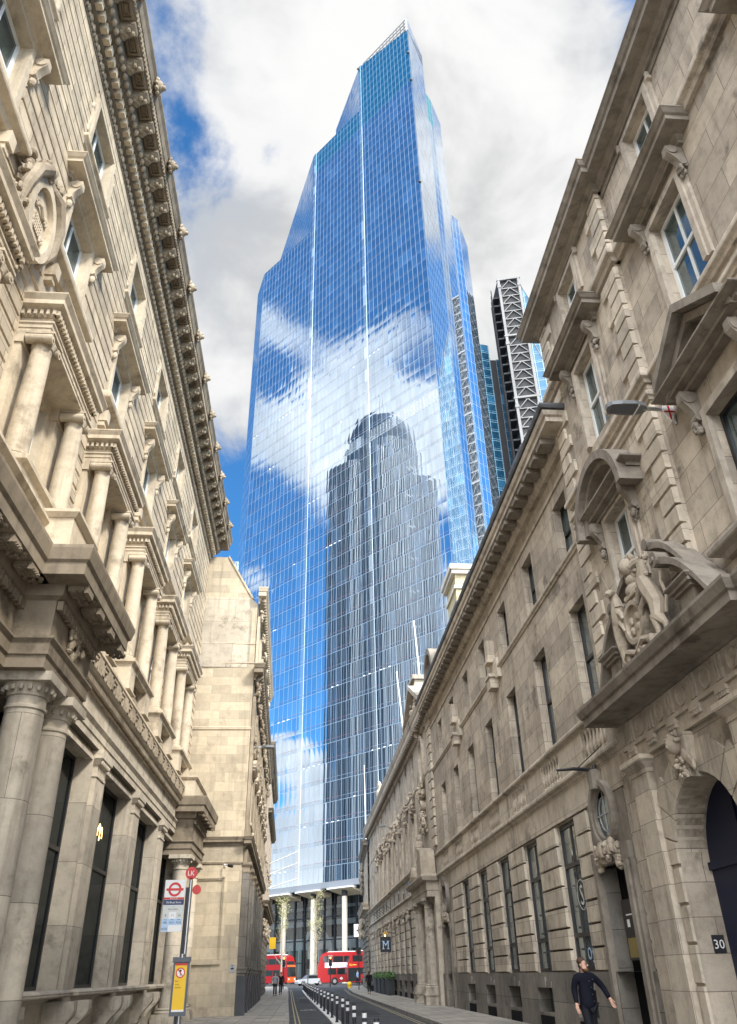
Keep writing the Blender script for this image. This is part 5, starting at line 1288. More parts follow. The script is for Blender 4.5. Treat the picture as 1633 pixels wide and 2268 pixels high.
# ================================================================== braced tower and neighbours
BT = thing('braced_tower', 'tall tower with white chevron bracing on a dark core and a sloping glass side', 'tower', (66.6, 183.7, 0))
uu = (7.5/7.713, -1.8/7.713); bf = Fac((62.9, 184.6), uu, (-.2334, -.9724), (66.6, 183.7)); W_ = 7.71
b = B(bf); b.hprism([(.9, -.8), (W_-.9, -.8), (W_-.2, -12), (-2.2, -12), (-.0, -.8)], 0, 209.4); b.build('core', 'core_dark', BT)
b = B(bf)
for s in (0, W_-.85): b.box(s, s+.85, -.9, 0, 0, 209.8)
for k in range(8):
    zj = 210-26.5*k; b.box(-.25, W_+.25, -.7, .08, zj-1.0, zj-.35)
    for s in (-.2, W_-1.05): b.box(s, s+1.25, -.8, .15, zj-4.6, zj-3.5)
b.build('mega_frame', 'white_steel', BT)
b = B(bf); ww = W_-1.7
for k in range(8):
    for j in range(7):
        z0 = 210-26.5*k-1.2-3.62*(j+1); z1 = z0+3.3
        for (a0, a1) in ((.95, .95+ww*.46), (.95+ww, .95+ww*.54)):
            dx = a1-a0; L = hypot(dx, 3.0); nx, nz = -3.0/L*.12, dx/L*.12
            b.prism([(a0-nx, z0-nz), (a1-nx, z1-nz), (a1+nx, z1+nz), (a0+nx, z0+nz)], -.78, -.3)
        b.box(.95, .95+ww, -.78, -.4, z0-.2, z0+.14); b.box(.95+ww*.40, .95+ww*.60, -.78, -.3, z1-.12, z1+.25)
b.build('chevron_bracing', 'white_steel', BT)
b = B(bf)   # services side: dark decks with pale uprights
for k in range(54): b.box(-2.2, -.02, -12, -1.0, 3.8*k, 3.8*k+.6)
for d in (-3.5, -6.2, -9.0, -11.6): b.box(-2.5, -2.2, d-.2, d+.2, 0, 208)
b.build('service_decks', 'core_dark', BT)
b = B(bf); b.prism([(W_+.1, 0), (W_+26, 0), (W_+26, 120), (W_+.1, 207)], -16, -1.5); b.build('glass_wedge', 'wedge_glass', BT)
b = B(bf)
for (s0, z0), (s1, z1) in (((W_+.1, 207), (W_+26, 120)), ((W_+.5, 182), (W_+20, 110)), ((W_+10, 175), (W_+2, 140))):
    b.prism([(s0, z0-.35), (s1, z1-.35), (s1, z1+.35), (s0, z0+.35)], -1.5, -1.3)
b.build('edge_frame', 'white_steel', BT)
BG = thing('blue_glass_office', 'slim blue glass office block between the skyscraper and the braced tower', 'office block', (60, 205, 0))
def azp(a, d): return (d*sin(radians(a)), d*cos(radians(a)))
def slab(T, a0, a1, d0, d1, zt, m, name, base, zb=0, depth=18):
    p, q = azp(a0, d0), azp(a1, d1); b = B(lambda x, y, z: (x-base[0], y-base[1], z)); v = Vector((p[0]+q[0], p[1]+q[1])).normalized()*depth
    b.hprism([p, q, (q[0]+v.x, q[1]+v.y), (p[0]+v.x, p[1]+v.y)], zb, zt); return b.build(name, m, T)
slab(BG, 15.9, 17.02, 204, 206, 190, 'blue_glass', 'glass_front', (60, 205)); slab(BG, 17.03, 17.58, 207, 207.5, 184, 'core_dark', 'dark_fin', (60, 205)); slab(BG, 17.59, 18.9, 206, 208, 183, 'wedge_glass', 'pale_front', (60, 205))
PO = thing('louvred_block', 'pale vertically ribbed block peeking over the left roofs beside the skyscraper', 'office block', azp(-6.5, 222)+(0,))
slab(PO, -8.2, -5.2, 222, 224, 116, 'pale_louvres', 'ribbed_front', azp(-6.5, 222))
# ================================================================== street furniture
KZ = .118
# --- bus stop
BS = thing('bus_stop', 'London bus stop post with route flag, red LK disc and yellow bus stop closed notice', 'bus stop', (-2.63, 20, KZ))
fs = Fac((-2.63, 20), (1, 0), (0, -1), (-2.63, 20)); ft = lambda s, d, z: fs(s, d, z-KZ)
b = B(ft); b.lathe(0, 0, [(.09, KZ), (.09, KZ+.03), (.045, KZ+.05), (.042, 3.56)], 16); b.build('pole', 'steel', BS, smooth=True)
b = B(ft); b.box(-.10, -.03, -.03, .03, .2, 3.4); b.build('flag_channel', 'iron_black', BS)
b = B(ft); b.disc(-.01, 3.70, .135, -.02, .02, 32); b.box(-.03, .03, -.02, .02, 3.5, 3.6); dsc = b.build('stop_letter_disc', 'red_enamel', BS)
b = B(ft); text_mesh(b, 'LK', -.01, 3.70, .10, .023); b.build('lettering', 'white_sheet', dsc)
b = B(ft); b.disc(.13, 3.36, .10, -.14, -.10, 24); b.build('rear_disc', 'red_enamel', BS)
X0, X1 = -.58, -.12
b = B(ft); b.box(X0, X1, -.015, .015, 2.50, 3.56); fl = b.build('route_flag', 'white_sheet', BS)
xc = (X0+X1)/2
b = B(ft); b.ring(xc, 3.36, .100, .150, .015, .019, 40); b.box(xc-.195, xc+.195, .015, .021, 3.335, 3.385); b.box(X0, X1, .015, .018, 3.155, 3.195); b.build('roundel', 'red_enamel', fl)
b = B(ft); b.box(X0, X1, .015, .018, 3.04, 3.150); b.build('name_band', 'navy_ink', fl)
b = B(ft); text_mesh(b, 'BUS STOP', xc, 3.175, .024, .022, .17); text_mesh(b, 'Old Broad Street', xc, 3.095, .045, .022, .34); b.build('white_lettering', 'white_sheet', fl)
b = B(ft); b.box(X0, X1, .015, .017, 2.90, 3.035); b.box(X0, X0+(X1-X0)/3-.005, .015, .017, 2.765, 2.895); b.box(X0+(X1-X0)*2/3+.002, X1, .015, .017, 2.765, 2.895); b.build('pale_tile', 'pale_grey', fl)
b = B(ft); b.box(X0, X1, .015, .017, 2.635, 2.76); b.box(X0, X0+(X1-X0)/3, .015, .017, 2.505, 2.63); b.build('night_tile', 'pale_blue', fl)
b = B(ft); w3 = (X1-X0)/3
text_mesh(b, 'towards', xc, 3.0, .014, .021); text_mesh(b, 'Shoreditch', xc, 2.955, .034, .021, .22)
for k, tx in enumerate(('8', '11', '26')): text_mesh(b, tx, X0+w3*(k+.5), 2.83, .045, .021)
for k, tx in enumerate(('N8', 'N11', 'N26')): text_mesh(b, tx, X0+w3*(k+.5), 2.685, .046, .021); b.box(X0+w3*(k+.3), X0+w3*(k+.7), .017, .019, 2.735, 2.744)
text_mesh(b, 'N242', X0+w3*.5, 2.56, .046, .021, .125); b.build('black_lettering', 'black_ink', fl)
b = B(ft); b.box(-.21, .14, .03, .09, .90, 1.98); b.box(-.23, .16, .03, .12, 1.90, 2.0); cs_ = b.build('timetable_case', 'grey_case', BS)
b = B(ft); b.lathe(-.03, .08, [(.05, 1.99), (.05, 2.06)], 10); b.build('case_clamp', 'steel', cs_)
b = B(ft); b.box(-.165, .095, .09, .096, .98, 1.88); ps = b.build('notice', 'yellow_poster', cs_)
b = B(ft); b.box(-.165, .095, .096, .099, 1.84, 1.88); b.ring(-.04, 1.70, .078, .10, .096, .101, 32); b.prism([(-.105, 1.765), (-.09, 1.78), (.025, 1.635), (.01, 1.62)], .096, .103); b.build('red_symbol', 'red_enamel', ps)
b = B(ft); b.disc(-.04, 1.70, .078, .096, .0985, 28); b.box(-.165, .095, .096, .098, .98, 1.015); b.build('white_patch', 'white_sheet', ps)
b = B(ft); b.box(-.047, -.035, .0985, .1, 1.635, 1.76); b.box(-.06, -.02, .0985, .1, 1.72, 1.76)
for k, tx in enumerate(('Bus', 'stop', 'closed')): text_mesh(b, tx, (-.10, -.095, -.075)[k], 1.545-.058*k, .034, .099)
b.build('black_lettering', 'black_ink', ps)

# --- bollards
bolp = thing('bollard', 'x', 'bollard', (0, 0, 0))
b = B(); b.lathe(0, 0, [(.068, 0), (.068, .04), (.050, .06), (.048, .86), (.040, .895), (.01, .905)], 14); b.build('post', 'black_ink', bolp, smooth=True)
for z0 in (.60, .76):
    b = B(); b.lathe(0, 0, [(.0512, z0), (.0512, z0+.085)], 14); b.build('white_band', 'white_sheet', bolp, smooth=True)
ordw = 'nearest second third fourth fifth sixth seventh eighth ninth tenth eleventh twelfth thirteenth fourteenth fifteenth sixteenth seventeenth eighteenth nineteenth twentieth farthest'.split()
for i, (x, y) in enumerate(BOLL):
    o = bolp if i == 0 else copy_tree(bolp); o.location = (x, y, gz(y)+.045)
    w_ = ordw[i]
    tag(o, f'black bollard with two white bands, {w_} {"" if w_ in ("nearest", "farthest") else "from the camera "}in the row down the road'.replace('  ', ' '), 'bollard', 'banded bollards down the middle of the road')

# --- street lamps bracketed on walls
mat('lamp_grey', (.17, .18, .19), .45, .2)
def wall_lamp(base, direction, L, label, shield=True):
    o = thing('wall_lamp', label, 'street lamp', base); sx = direction
    g = lambda x, y, z: (x*sx, y, z)
    b = B(g); b.tube([(0, 0, -.28), (.02, 0, .0), (.10, 0, .08), (.30, 0, .10), (L*.44, 0, .11)], [.03, .05, .045, .045, .045], 10); b.build('bracket_arm', 'steel', o, smooth=True)
    b = B(g); pr = [(L*.40, .05), (L*.44, .13), (L*.6, .20), (L*.8, .19), (L*.95, .15), (L, .06), (L, -.06), (L*.95, -.15), (L*.8, -.19), (L*.6, -.20), (L*.44, -.13), (L*.40, -.05)]
    b.hprism(pr, .07, .15); b.hprism([(x*.99+.01, y*.8) for x, y in pr], .15, .19); h = b.build('lamp_head', 'lamp_grey', o)
    b = B(g); b.hprism([(L*.56, .14), (L*.94, .12), (L*.94, -.12), (L*.56, -.14)], .058, .071); b.build('diffuser', 'grey_case', h)
    b = B(g); b.hprism([(L*.545, .17), (L*.565, .17), (L*.565, -.17), (L*.545, -.17)], .05, .072); b.build('trim', 'white_sheet', h)
    if shield:
        b = B(lambda x, y, z: (x*sx, y, z)); P = [(-.12, .12), (.12, .12), (.12, -.04), (.06, -.2), (0, -.26), (-.06, -.2), (-.12, -.04)]
        b2 = B(lambda s, d, z: (.06*sx+s*.3*sx*0+ (.0), 0, 0)) if 0 else None
        b = B(lambda s, d, z: ((.02+s+.12)*sx, -.07-d, z)); b.prism(P, 0, .03); s_ = b.build('badge', 'white_sheet', o)
        b = B(lambda s, d, z: ((.02+s+.12)*sx, -.07-d, z)); b.box(-.02, .02, .03, .034, -.24, .12); b.box(-.12, .12, .03, .0335, -.05, -.01); b.build('red_cross', 'red_enamel', s_)
    return o
wall_lamp((7.48, 12.15, 11.5), -1, 1.42, 'grey street lamp bracketed on the quoined building with a red cross badge')
wall_lamp((-2.9, 42.2, 12.05), 1, 1.15, 'small street lamp on the upper corner of the blank-sided building', False)
wall_lamp((7.42, 72, 12.6), -1, .95, 'tiny far street lamp high on the range with the M sign', False)

# --- CCTV camera and notice on the blank flank
o = thing('security_camera', 'white security camera on a bracket on the blank pale side wall', 'camera', (-3.84, 41.0, 6.23))
b = B(); b.tube([(0, 0, 0), (0, -.15, -.02), (.2, -.35, -.02)], .03, 8); b.box(-.05, .05, -.04, 0, -.08, .08); b.build('bracket', 'white_paint', o)
b = B(); b.tube([(.18, -.35, -.05), (.40, -.45, -.10)], .07, 10); b.build('camera_body', 'iron_black', o)
b = B(fk_ := Fac((0, 41), (1, 0), (0, -1), (-3.2, 41))); b.box(-3.33, -3.06, .0, .02, 1.78, 2.08); o = b.build('wall_notice', 'grey_plate', None, loc=(-3.2, 41, 0)); tag(o, 'small grey notice with a black emblem low on the blank side wall', 'notice')
b = B(fk_); b.prism([(-3.27, 1.93), (-3.2, 1.97), (-3.11, 1.95), (-3.15, 1.89), (-3.24, 1.89)], .02, .024); b.box(-3.24, -3.15, .02, .024, 2.02, 2.05); b.build('emblem', 'black_ink', o)

# --- bracket arm over the near doorway
o = thing('flag_bracket', 'black iron sign bracket with a stay rod over the near dark doorway', 'bracket', (7.35, 19.75, 5.95))
b = B(); b.tube([(.1, 0, 0), (-.55, 0, .04), (-.75, 0, .02), (-1.0, 0, .0)], [.05, .045, .035, .03], 8); b.tube([(-.42, 0, -.02), (-.42, 0, -.12)], .02, 6); b.tube([(-.95, 0, 0), (-1.0, 0, -.09)], .02, 6); b.build('arm', 'iron_black', o)
b = B(); b.tube([(-.45, 0, .05), (.12, -.9, .55)], .014, 6); b.tube([(.0, 0, -.12), (.0, 0, .14)], .05, 8); b.build('stay_rod', 'iron_black', o)

# --- hanging M sign with gilded crown bracket
o = thing('hanging_sign', 'dark square hanging sign with a large blue M and a gilt ornament above', 'sign', (6.58, 70, 3.0))
fm = Fac((6.58, 70), (1, 0), (0, -1), (6.58, 70)); fz = lambda s, d, z: fm(s, d, z-3.0)
b = B(fz); b.box(-.43, .43, -.05, .05, 3.05, 4.12); b.build('sign_board', 'black_ink', o)
b = B(fz); text_mesh(b, 'M', 0, 3.55, .56, .055, .46); 
for x in (-.19, .19):
    for z in (3.28, 3.81): b.box(x-.10, x+.10, .05, .057, z-.02, z+.02)
b.build('lettering', 'pale_blue', o)
mat('gilt', (.75, .45, .10), .3, .8); mat('lamp_glow', (1, .8, .4), .4, emit=(1, .75, .35), estr=4)
b = B(fz); b.tube([(.9, 0, 4.35), (.3, 0, 4.4), (-.35, 0, 4.3)], .03, 6); b.build('bracket', 'iron_black', o)
b = B(fz); 
for k in range(5): b.ball(-.18+.09*k, .06, 4.32+.07*(k % 2), .06, .06, .09, 6)
b.build('crest', 'gilt', o)
b = B(fz); b.ball(-.05, .12, 4.2, .06, .06, .06, 8); b.build('lamp', 'lamp_glow', o)
# --- thin rods on the ledge near the sign
b = B()
for k in range(7): b.tube([(0, -6+2*k, 0), (-.5, -6+2*k, .35), (-.75, -5.2+2*k, .18)], .025, 5)
o = b.build('ledge_wires', 'iron_black', None, loc=(7.3, 78, 6.2)); tag(o, 'thin black bird wires springing from the ledge above the hanging sign', 'wires')

# --- planters
mat('box_black', (.02, .022, .024), .6); 
lm = bpy.data.materials.new('leaf_green'); lm.use_nodes = True; t = NT(lm.node_tree); bb = lm.node_tree.nodes['Principled BSDF']; bb.inputs['Roughness'].default_value = .6
oi = t.n('ShaderNodeNewGeometry'); t.l(t.mix(oi.outputs['Random Per Island'], (.03, .075, .025), (.13, .22, .07)), bb.inputs['Base Color']); MATS['leaf_green'] = lm
lm = lm.copy(); lm.name = 'leaf_pale'; bb = lm.node_tree.nodes['Principled BSDF']; [setattr(n.inputs[6], 'default_value', (.16, .17, .06, 1)) or setattr(n.inputs[7], 'default_value', (.36, .34, .14, 1)) for n in lm.node_tree.nodes if n.bl_idname == 'ShaderNodeMix']; MATS['leaf_pale'] = lm
def leaves(b, n, spread, r, size):
    for k in range(n):
        x, y, z = [r.gauss(0, s) for s in spread]; v = Vector((r.uniform(-1, 1), r.uniform(-1, 1), r.uniform(-.6, 1))).normalized()*size*r.uniform(.6, 1.4); w_ = v.orthogonal().normalized()*size*.35
        p = Vector((x, y, z)); b.quad(tuple(p), tuple(p+v*.5+w_), tuple(p+v), tuple(p+v*.5-w_))
plants = ['nearest the camera', 'second from the camera', 'third from the camera', 'farthest from the camera']
pl0 = None
for i in range(4):
    y = 71.6+3.9*i
    if pl0 is None:
        pl0 = thing('planter', 'x', 'planter', (0, 0, 0)); b = B(); b.box(-.25, .25, -1.2, 1.2, 0, 1.1); b.box(-.29, .29, -1.24, 1.24, 1.1, 1.2); b.build('trough', 'box_black', pl0)
        b = B(); r = random.Random(5); 
        for q in range(9): 
            n0 = len(b.V); f0 = b.f; oy = -1.1+.27*q; b.f = (lambda oy: lambda x, y, z: (x, y+oy, z+1.32))(oy); leaves(b, 60, (.14, .12, .10), r, .20); b.f = f0
        b.build('foliage', 'leaf_green', pl0); o = pl0
    else: o = copy_tree(pl0)
    o.location = (7.0, y, KZ-.05); tag(o, f'black trough planter of green foliage by the range wall, {plants[i]}', 'planter', 'planters along the right wall')

# --- flagpoles on roofs
for (x0, y0, z0, x1, z1, lb) in ((8.5, 55, 15.7, 8.05, 24.9, 'tall white flagpole standing behind the pale range parapet'), (8.3, 65, 16.2, 7.75, 24.3, 'white flagpole behind the carved gable against the glass tower'), (8.1, 110, 15.3, 8.0, 26.5, 'thin white flagpole rising from the far corner roof')):
    o = thing('flagpole', lb, 'flagpole', (x0, y0, z0)); b = B(); b.tube([(0, 0, 0), (x1-x0, 0, z1-z0)], [.085, .05], 10); b.build('pole', 'white_paint', o, smooth=True)
    b = B(); b.ball(x1-x0, 0, z1-z0+.05, .09, .09, .09, 8); b.build('finial', 'white_paint', o)
for k, (y, zb, zt) in enumerate(((86, 11.4, 12.6), (85, 10.3, 11.4), (84, 8.95, 9.85))):
    o = thing('angled_flagpole', f'white flagpole slanting out over the left pavement, {("highest", "middle", "lowest")[k]} of three', 'flagpole', (-3.6, y, zb), group='slanting flagpoles on the far left front')
    b = B(); b.tube([(0, 0, 0), (3.0, 0, zt-zb)], [.05, .03], 8); b.build('pole', 'white_paint', o); b = B(); b.tube([(0, 0, -.3), (.0, 0, .3)], .06, 6); b.build('wall_bracket', 'iron_black', o)
o = thing('yellow_sign', 'small yellow projecting sign on the far left front', 'sign', (-3.45, 88, 3.9)); b = B(); b.box(.1, .75, -.05, .05, 0, 1.0); b.build('panel', 'yellow_poster', o); b = B(); b.box(-.1, .1, -.04, .04, .4, .5); b.build('bracket', 'iron_black', o)
o = thing('bird_sign', 'white square projecting sign with a black bird before the lobby glass', 'sign', (8.4, 126, 6.2)); b = B(); b.box(-1.1, .1, -.06, .06, 0, 1.6); b.build('panel', 'white_sheet', o)
b = B(lambda s, d, z: (s, -d, z)); b.prism([(-.85, .75), (-.6, .95), (-.35, .85), (-.2, 1.05), (-.25, .7), (-.4, .62), (-.5, .42), (-.58, .66)], .06, .07); b.build('bird_emblem', 'black_ink', o)

# --- traffic lights
mat('red_lamp', (1, .1, .03), .4, emit=(1, .12, .03), estr=9); mat('dark_lens', (.02, .02, .02), .3)
def traffic_light(x, y, lit, lb, s=1.0, back=False):
    o = thing('traffic_light', lb, 'traffic light', (x, y, gz(y)+.1)); f_ = lambda a, d, z: (a*s, -d*s, z*s)
    b = B(f_); b.lathe(0, 0, [(.07, 0), (.055, .1), (.055, 3.3)], 10); b.build('post', 'iron_black', o)
    b = B(f_); b.box(-.24, .24, -.02, .0, 2.25, 3.45); bk = b.build('backing_board', 'black_ink' if back else 'white_sheet', o)
    b = B(f_); b.box(-.20, .20, 0, .16, 2.3, 3.4); hd = b.build('signal_head', 'black_ink', o)
    for k, z in enumerate((3.16, 2.84, 2.52)):
        b = B(f_); b.disc(0, z, .105, .16, .18, 16); b.ring(0, z, .11, .13, .16, .3, 12, 0, pi)
        b.build('lens', 'red_lamp' if (lit and k == 0) else 'dark_lens', hd)
    return o
traffic_light(-2.25, 108, True, 'traffic light showing red on the left pavement before the bus')
traffic_light(3.48, 112, True, 'traffic light showing red in front of the long side of the bus')
traffic_light(.72, 116, False, 'unlit black backed signal on a post beside the middle column', .9, True)
o = thing('sign_post', 'slim black post at the right kerb before the buses', 'post', (6.05, 96, .1)); b = B(); b.lathe(0, 0, [(.05, 0), (.04, 4.0)], 8); b.build('post', 'iron_black', o); b = B(); b.box(-.25, .25, -.02, .02, 3.3, 4.0); b.build('sign_plate', 'iron_black', o)
o = thing('yellow_cover', 'small yellow hooded bollard at the right kerb end', 'bollard', (5.6, 107, .16)); b = B(); b.ball(0, 0, .42, .3, .3, .28, 12); b.lathe(0, 0, [(.22, 0), (.26, .4)], 12); b.build('hood', 'yellow_poster', o, smooth=True); b = B(); b.lathe(0, 0, [(.3, 0), (.3, .05)], 12); b.build('base', 'black_ink', o)

# --- buses
mat('bus_red', (.29, .008, .010), .25, 0, .6); mat('bus_orange', (.72, .10, .02), .3); mat('bus_glass', (.015, .018, .02), .05, 0, .6); mat('tyre', (.015, .015, .015), .9); mat('advert', (.66, .63, .74), .4, noise=.15, nscale=1.4); mat('gold_letter', (.85, .50, .06), .4)
def bus(loc, rz, label, L=11.0, advert=False, front=False, logo=False):
    o = thing('double_decker_bus', label, 'bus', loc, rz, 'red double decker buses'); H = 4.3; f_ = lambda s, d, z: (s, -d, z)
    w_ = 1.25   # s: length (front at s=0), d: towards viewer
    prof = [(0.35, .35), (L-.1, .35), (L, .9), (L, 3.9), (L-.3, H), (1.3, H), (.55, 3.95), (.1, 2.6), (0, 1.6), (.05, .7)]
    b = B(f_); b.prism(prof, -w_, w_); b.build('body', 'bus_red', o)
    b = B(f_); b.prism([(1.4, H), (L-.5, H), (L-.7, H+.09), (1.8, H+.09)], -w_+.1, w_-.1); b.build('roof', 'white_paint', o)
    for z0, z1, a, e in ((2.95, 3.75, .75, L-.7), (1.35, 2.15, 1.5, L-1.0)):
        b = B(f_)
        for sd in (-1, 1):
            n = 6
            for k in range(n):
                s0, s1 = a+(e-a)*k/n+.06, a+(e-a)*(k+1)/n-.06
                b.box(s0, s1, sd*w_-.02, sd*w_+.012, z0, z1)
        b.build('side_windows', 'bus_glass', o)
    b = B(lambda s, d, z: f_(s, d, z)); b.prism([(-.02, 1.5), (.06, 2.55), (.2, 2.5), (.2, 1.2), (-.0, 1.2)], -w_+.15, w_-.15); b.prism([(.16, 2.85), (.5, 3.75), (.62, 3.7), (.3, 2.85)], -w_+.15, w_-.15); b.build('windscreen', 'bus_glass', o)
    for s in (2.6, L-3.0):
        for sd in (-1, 1):
            b = B(f_); n = 18; b.prism([(s+.5*cos(2*pi*k/n), .5+.5*sin(2*pi*k/n)) for k in range(n)], sd*w_-.25 if sd > 0 else -w_-.03, w_+.03 if sd > 0 else -w_+.25); wh = b.build('wheel', 'tyre', o)
            b = B(f_); b.prism([(s+.25*cos(2*pi*k/n), .5+.25*sin(2*pi*k/n)) for k in range(n)], sd*(w_+.03), sd*(w_+.045)); b.build('rim', 'steel', wh)
    if advert:
        b = B(f_); b.prism([(1.1, 2.25), (4.9, 2.25), (5.6, 2.9), (1.1, 2.9)], w_, w_+.02); b.build('advert_panel', 'advert', o)
        b = B(f_); b.ring(3.6, .85, .11, .17, w_, w_+.015, 20); b.box(3.36, 3.84, w_, w_+.017, .82, .88); b.build('roundel', 'white_sheet', o)
    if logo:
        b = B(f_); text_mesh(b, 'Go', .55, 2.55, .28, w_+.015); b.box(.85, 1.35, w_, w_+.012, 2.5, 2.58); b.build('lettering', 'gold_letter', o)
        b = B(f_); b.box(.15, 2.0, w_, w_+.02, .45, 2.15); b.build('door', 'bus_glass', o)
    if front:
        b = B(f_); b.prism([(-.03, .4), (-.03, 1.15), (.1, 1.15), (.1, .4)], -w_+.05, w_-.05); b.prism([(.05, 2.58), (.17, 2.85), (.25, 2.85), (.2, 2.58)], -w_+.1, w_-.1); b.build('front_panel', 'bus_orange', o)
        for q in (-.8, .8):
            b = B(f_); b.box(-.06, 0, q-.15, q+.15, .75, .95); b.build('headlight', 'white_sheet', o)
    return o
bus((2.25, 136, .26), 0, 'red double decker with rounded front and pale advert crossing the junction', advert=True)
bus((6.55, 132.6, .26), 0, 'second red double decker overlapping the first, cut by the right buildings', logo=True)
bus((-1.75, 147, .26), radians(146), 'red double decker facing the junction at the left street edge, orange lit front', front=True)

# --- car
def car(loc, rz, label):
    o = thing('parked_car', label, 'car', loc, rz); f_ = lambda s, d, z: (s, -d, z)
    lo = [(0, .35), (.1, .62), (.5, .78), (1.1, .88), (3.4, .92), (4.2, .86), (4.35, .6), (4.35, .32), (0, .28)]
    mat('car_silver', (.40, .42, .45), .3, .3); b = B(f_); b.prism(lo, -.86, .86); b.build('body', 'car_silver', o)
    b = B(f_); b.prism([(1.05, .87), (1.75, 1.38), (2.9, 1.42), (3.75, .9)], -.74, .74); c_ = b.build('cabin', 'grey_case', o)
    b = B(f_); b.box(1.7, 3.1, -.755, .755, .95, 1.3); b.build('side_glass', 'bus_glass', c_)
    for s in (.85, 3.5):
        for sd in (-1, 1):
            b = B(f_); n = 16; b.prism([(s+.32*cos(2*pi*k/n), .32+.32*sin(2*pi*k/n)) for k in range(n)], sd*.88, sd*.66); w_ = b.build('wheel', 'tyre', o)
            b = B(f_); b.prism([(s+.2*cos(2*pi*k/n), .32+.2*sin(2*pi*k/n)) for k in range(n)], sd*.88, sd*.895); b.build('rim', 'steel', w_)
    for q in (-.6, .6):
        b = B(f_); b.box(-.02, .12, q-.16, q+.16, .55, .7); b.build('headlight', 'white_line', o)
car((-.9, 134.5, .26), radians(18), 'pale car waiting at the junction between the two bus fronts')

# --- street trees: bare slender trunks with a wispy crown
mat('bark', (.30, .25, .18), .9, noise=.3, nscale=8)
def street_tree(x, y, h, seed, label):
    r = random.Random(seed); o = thing('street_tree', label, 'tree', (x, y, gz(y)), group='slender trees before the skyscraper')
    b = B(); b.tube([(0, 0, 0), (.05, 0, h*.3), (-.05, 0, h*.6), (.02, 0, h)], [.16, .13, .09, .02], 10); b.build('trunk', 'bark', o, smooth=True)
    b = B(); ends = []
    for k in range(34):
        z = h*r.uniform(.22, .96); a = r.uniform(0, 2*pi); L = r.uniform(.6, 1.5)*(1.2-z/h*.5)
        p1 = (L*.5*cos(a), L*.5*sin(a), z+L*.45); p2 = (L*cos(a), L*sin(a), z+L*1.1); b.tube([(0, 0, z), p1, p2], [.035, .022, .008], 5); ends.append((p1, p2))
        for q in range(2):
            a2 = a+r.uniform(-1, 1); b.tube([p1, (p1[0]+.5*cos(a2), p1[1]+.5*sin(a2), p1[2]+.5)], [.014, .006], 4)
    b.build('branches', 'bark', o)
    b = B()
    for p1, p2 in ends:
        if p2[2] < h*.62 and r.random() < .75: continue
        f0 = b.f; b.f = (lambda p2: lambda x, y, z: (x+p2[0]*.8, y+p2[1]*.8, z+p2[2]-.2))(p2); leaves(b, 34, (.32, .32, .45), r, .17); b.f = f0
    b.build('crown', 'leaf_pale', o)
street_tree(-3.35, 141, 12.2, 5, 'slender young tree with pale leaves before the leftmost lobby column')
street_tree(2.05, 141, 12.6, 9, 'slender young tree with pale leaves right of the middle lobby column')
# ================================================================== people
mat('skin_tone', (.50, .30, .22), .5, 0, .4); mat('hair_brown', (.06, .03, .015), .7); mat('beard_red', (.22, .11, .05), .8); mat('hair_dark', (.03, .02, .015), .7)
mat('coat_navy', (.004, .005, .012), .8, 0, .2); mat('trousers_dark', (.012, .013, .018), .8, 0, .2); mat('coat_black', (.010, .010, .011), .8, 0, .2)
mat('jacket_grey', (.30, .31, .33), .8); mat('shirt_blue', (.33, .42, .66), .8); mat('shoe_dark', (.02, .015, .012), .5); mat('shoe_brown', (.16, .06, .03), .5)
def skinned(name, nodes, edges, m, parent, root=0, sub=1):
    me = bpy.data.meshes.new(name); me.from_pydata([n[0] for n in nodes], edges, [])
    o = bpy.data.objects.new(name, me); COL.objects.link(o)
    sk = o.modifiers.new('s', 'SKIN'); sk.use_smooth_shade = True
    if not me.skin_vertices: me.attributes.new  # layer is made with the modifier
    for i, v in enumerate(me.skin_vertices[0].data):
        r = nodes[i][1]; v.radius = (r, r) if isinstance(r, (int, float)) else r; v.use_root = (i == root)
    sb = o.modifiers.new('u', 'SUBSURF'); sb.levels = sub; sb.render_levels = sub
    dg = bpy.context.evaluated_depsgraph_get(); nm = bpy.data.meshes.new_from_object(o.evaluated_get(dg))
    o.modifiers.clear(); o.data = nm; bpy.data.meshes.remove(me); nm.name = name; nm.materials.clear(); nm.materials.append(MATS[m])
    nm.polygons.foreach_set('use_smooth', [True]*len(nm.polygons)); o.parent = parent; return o
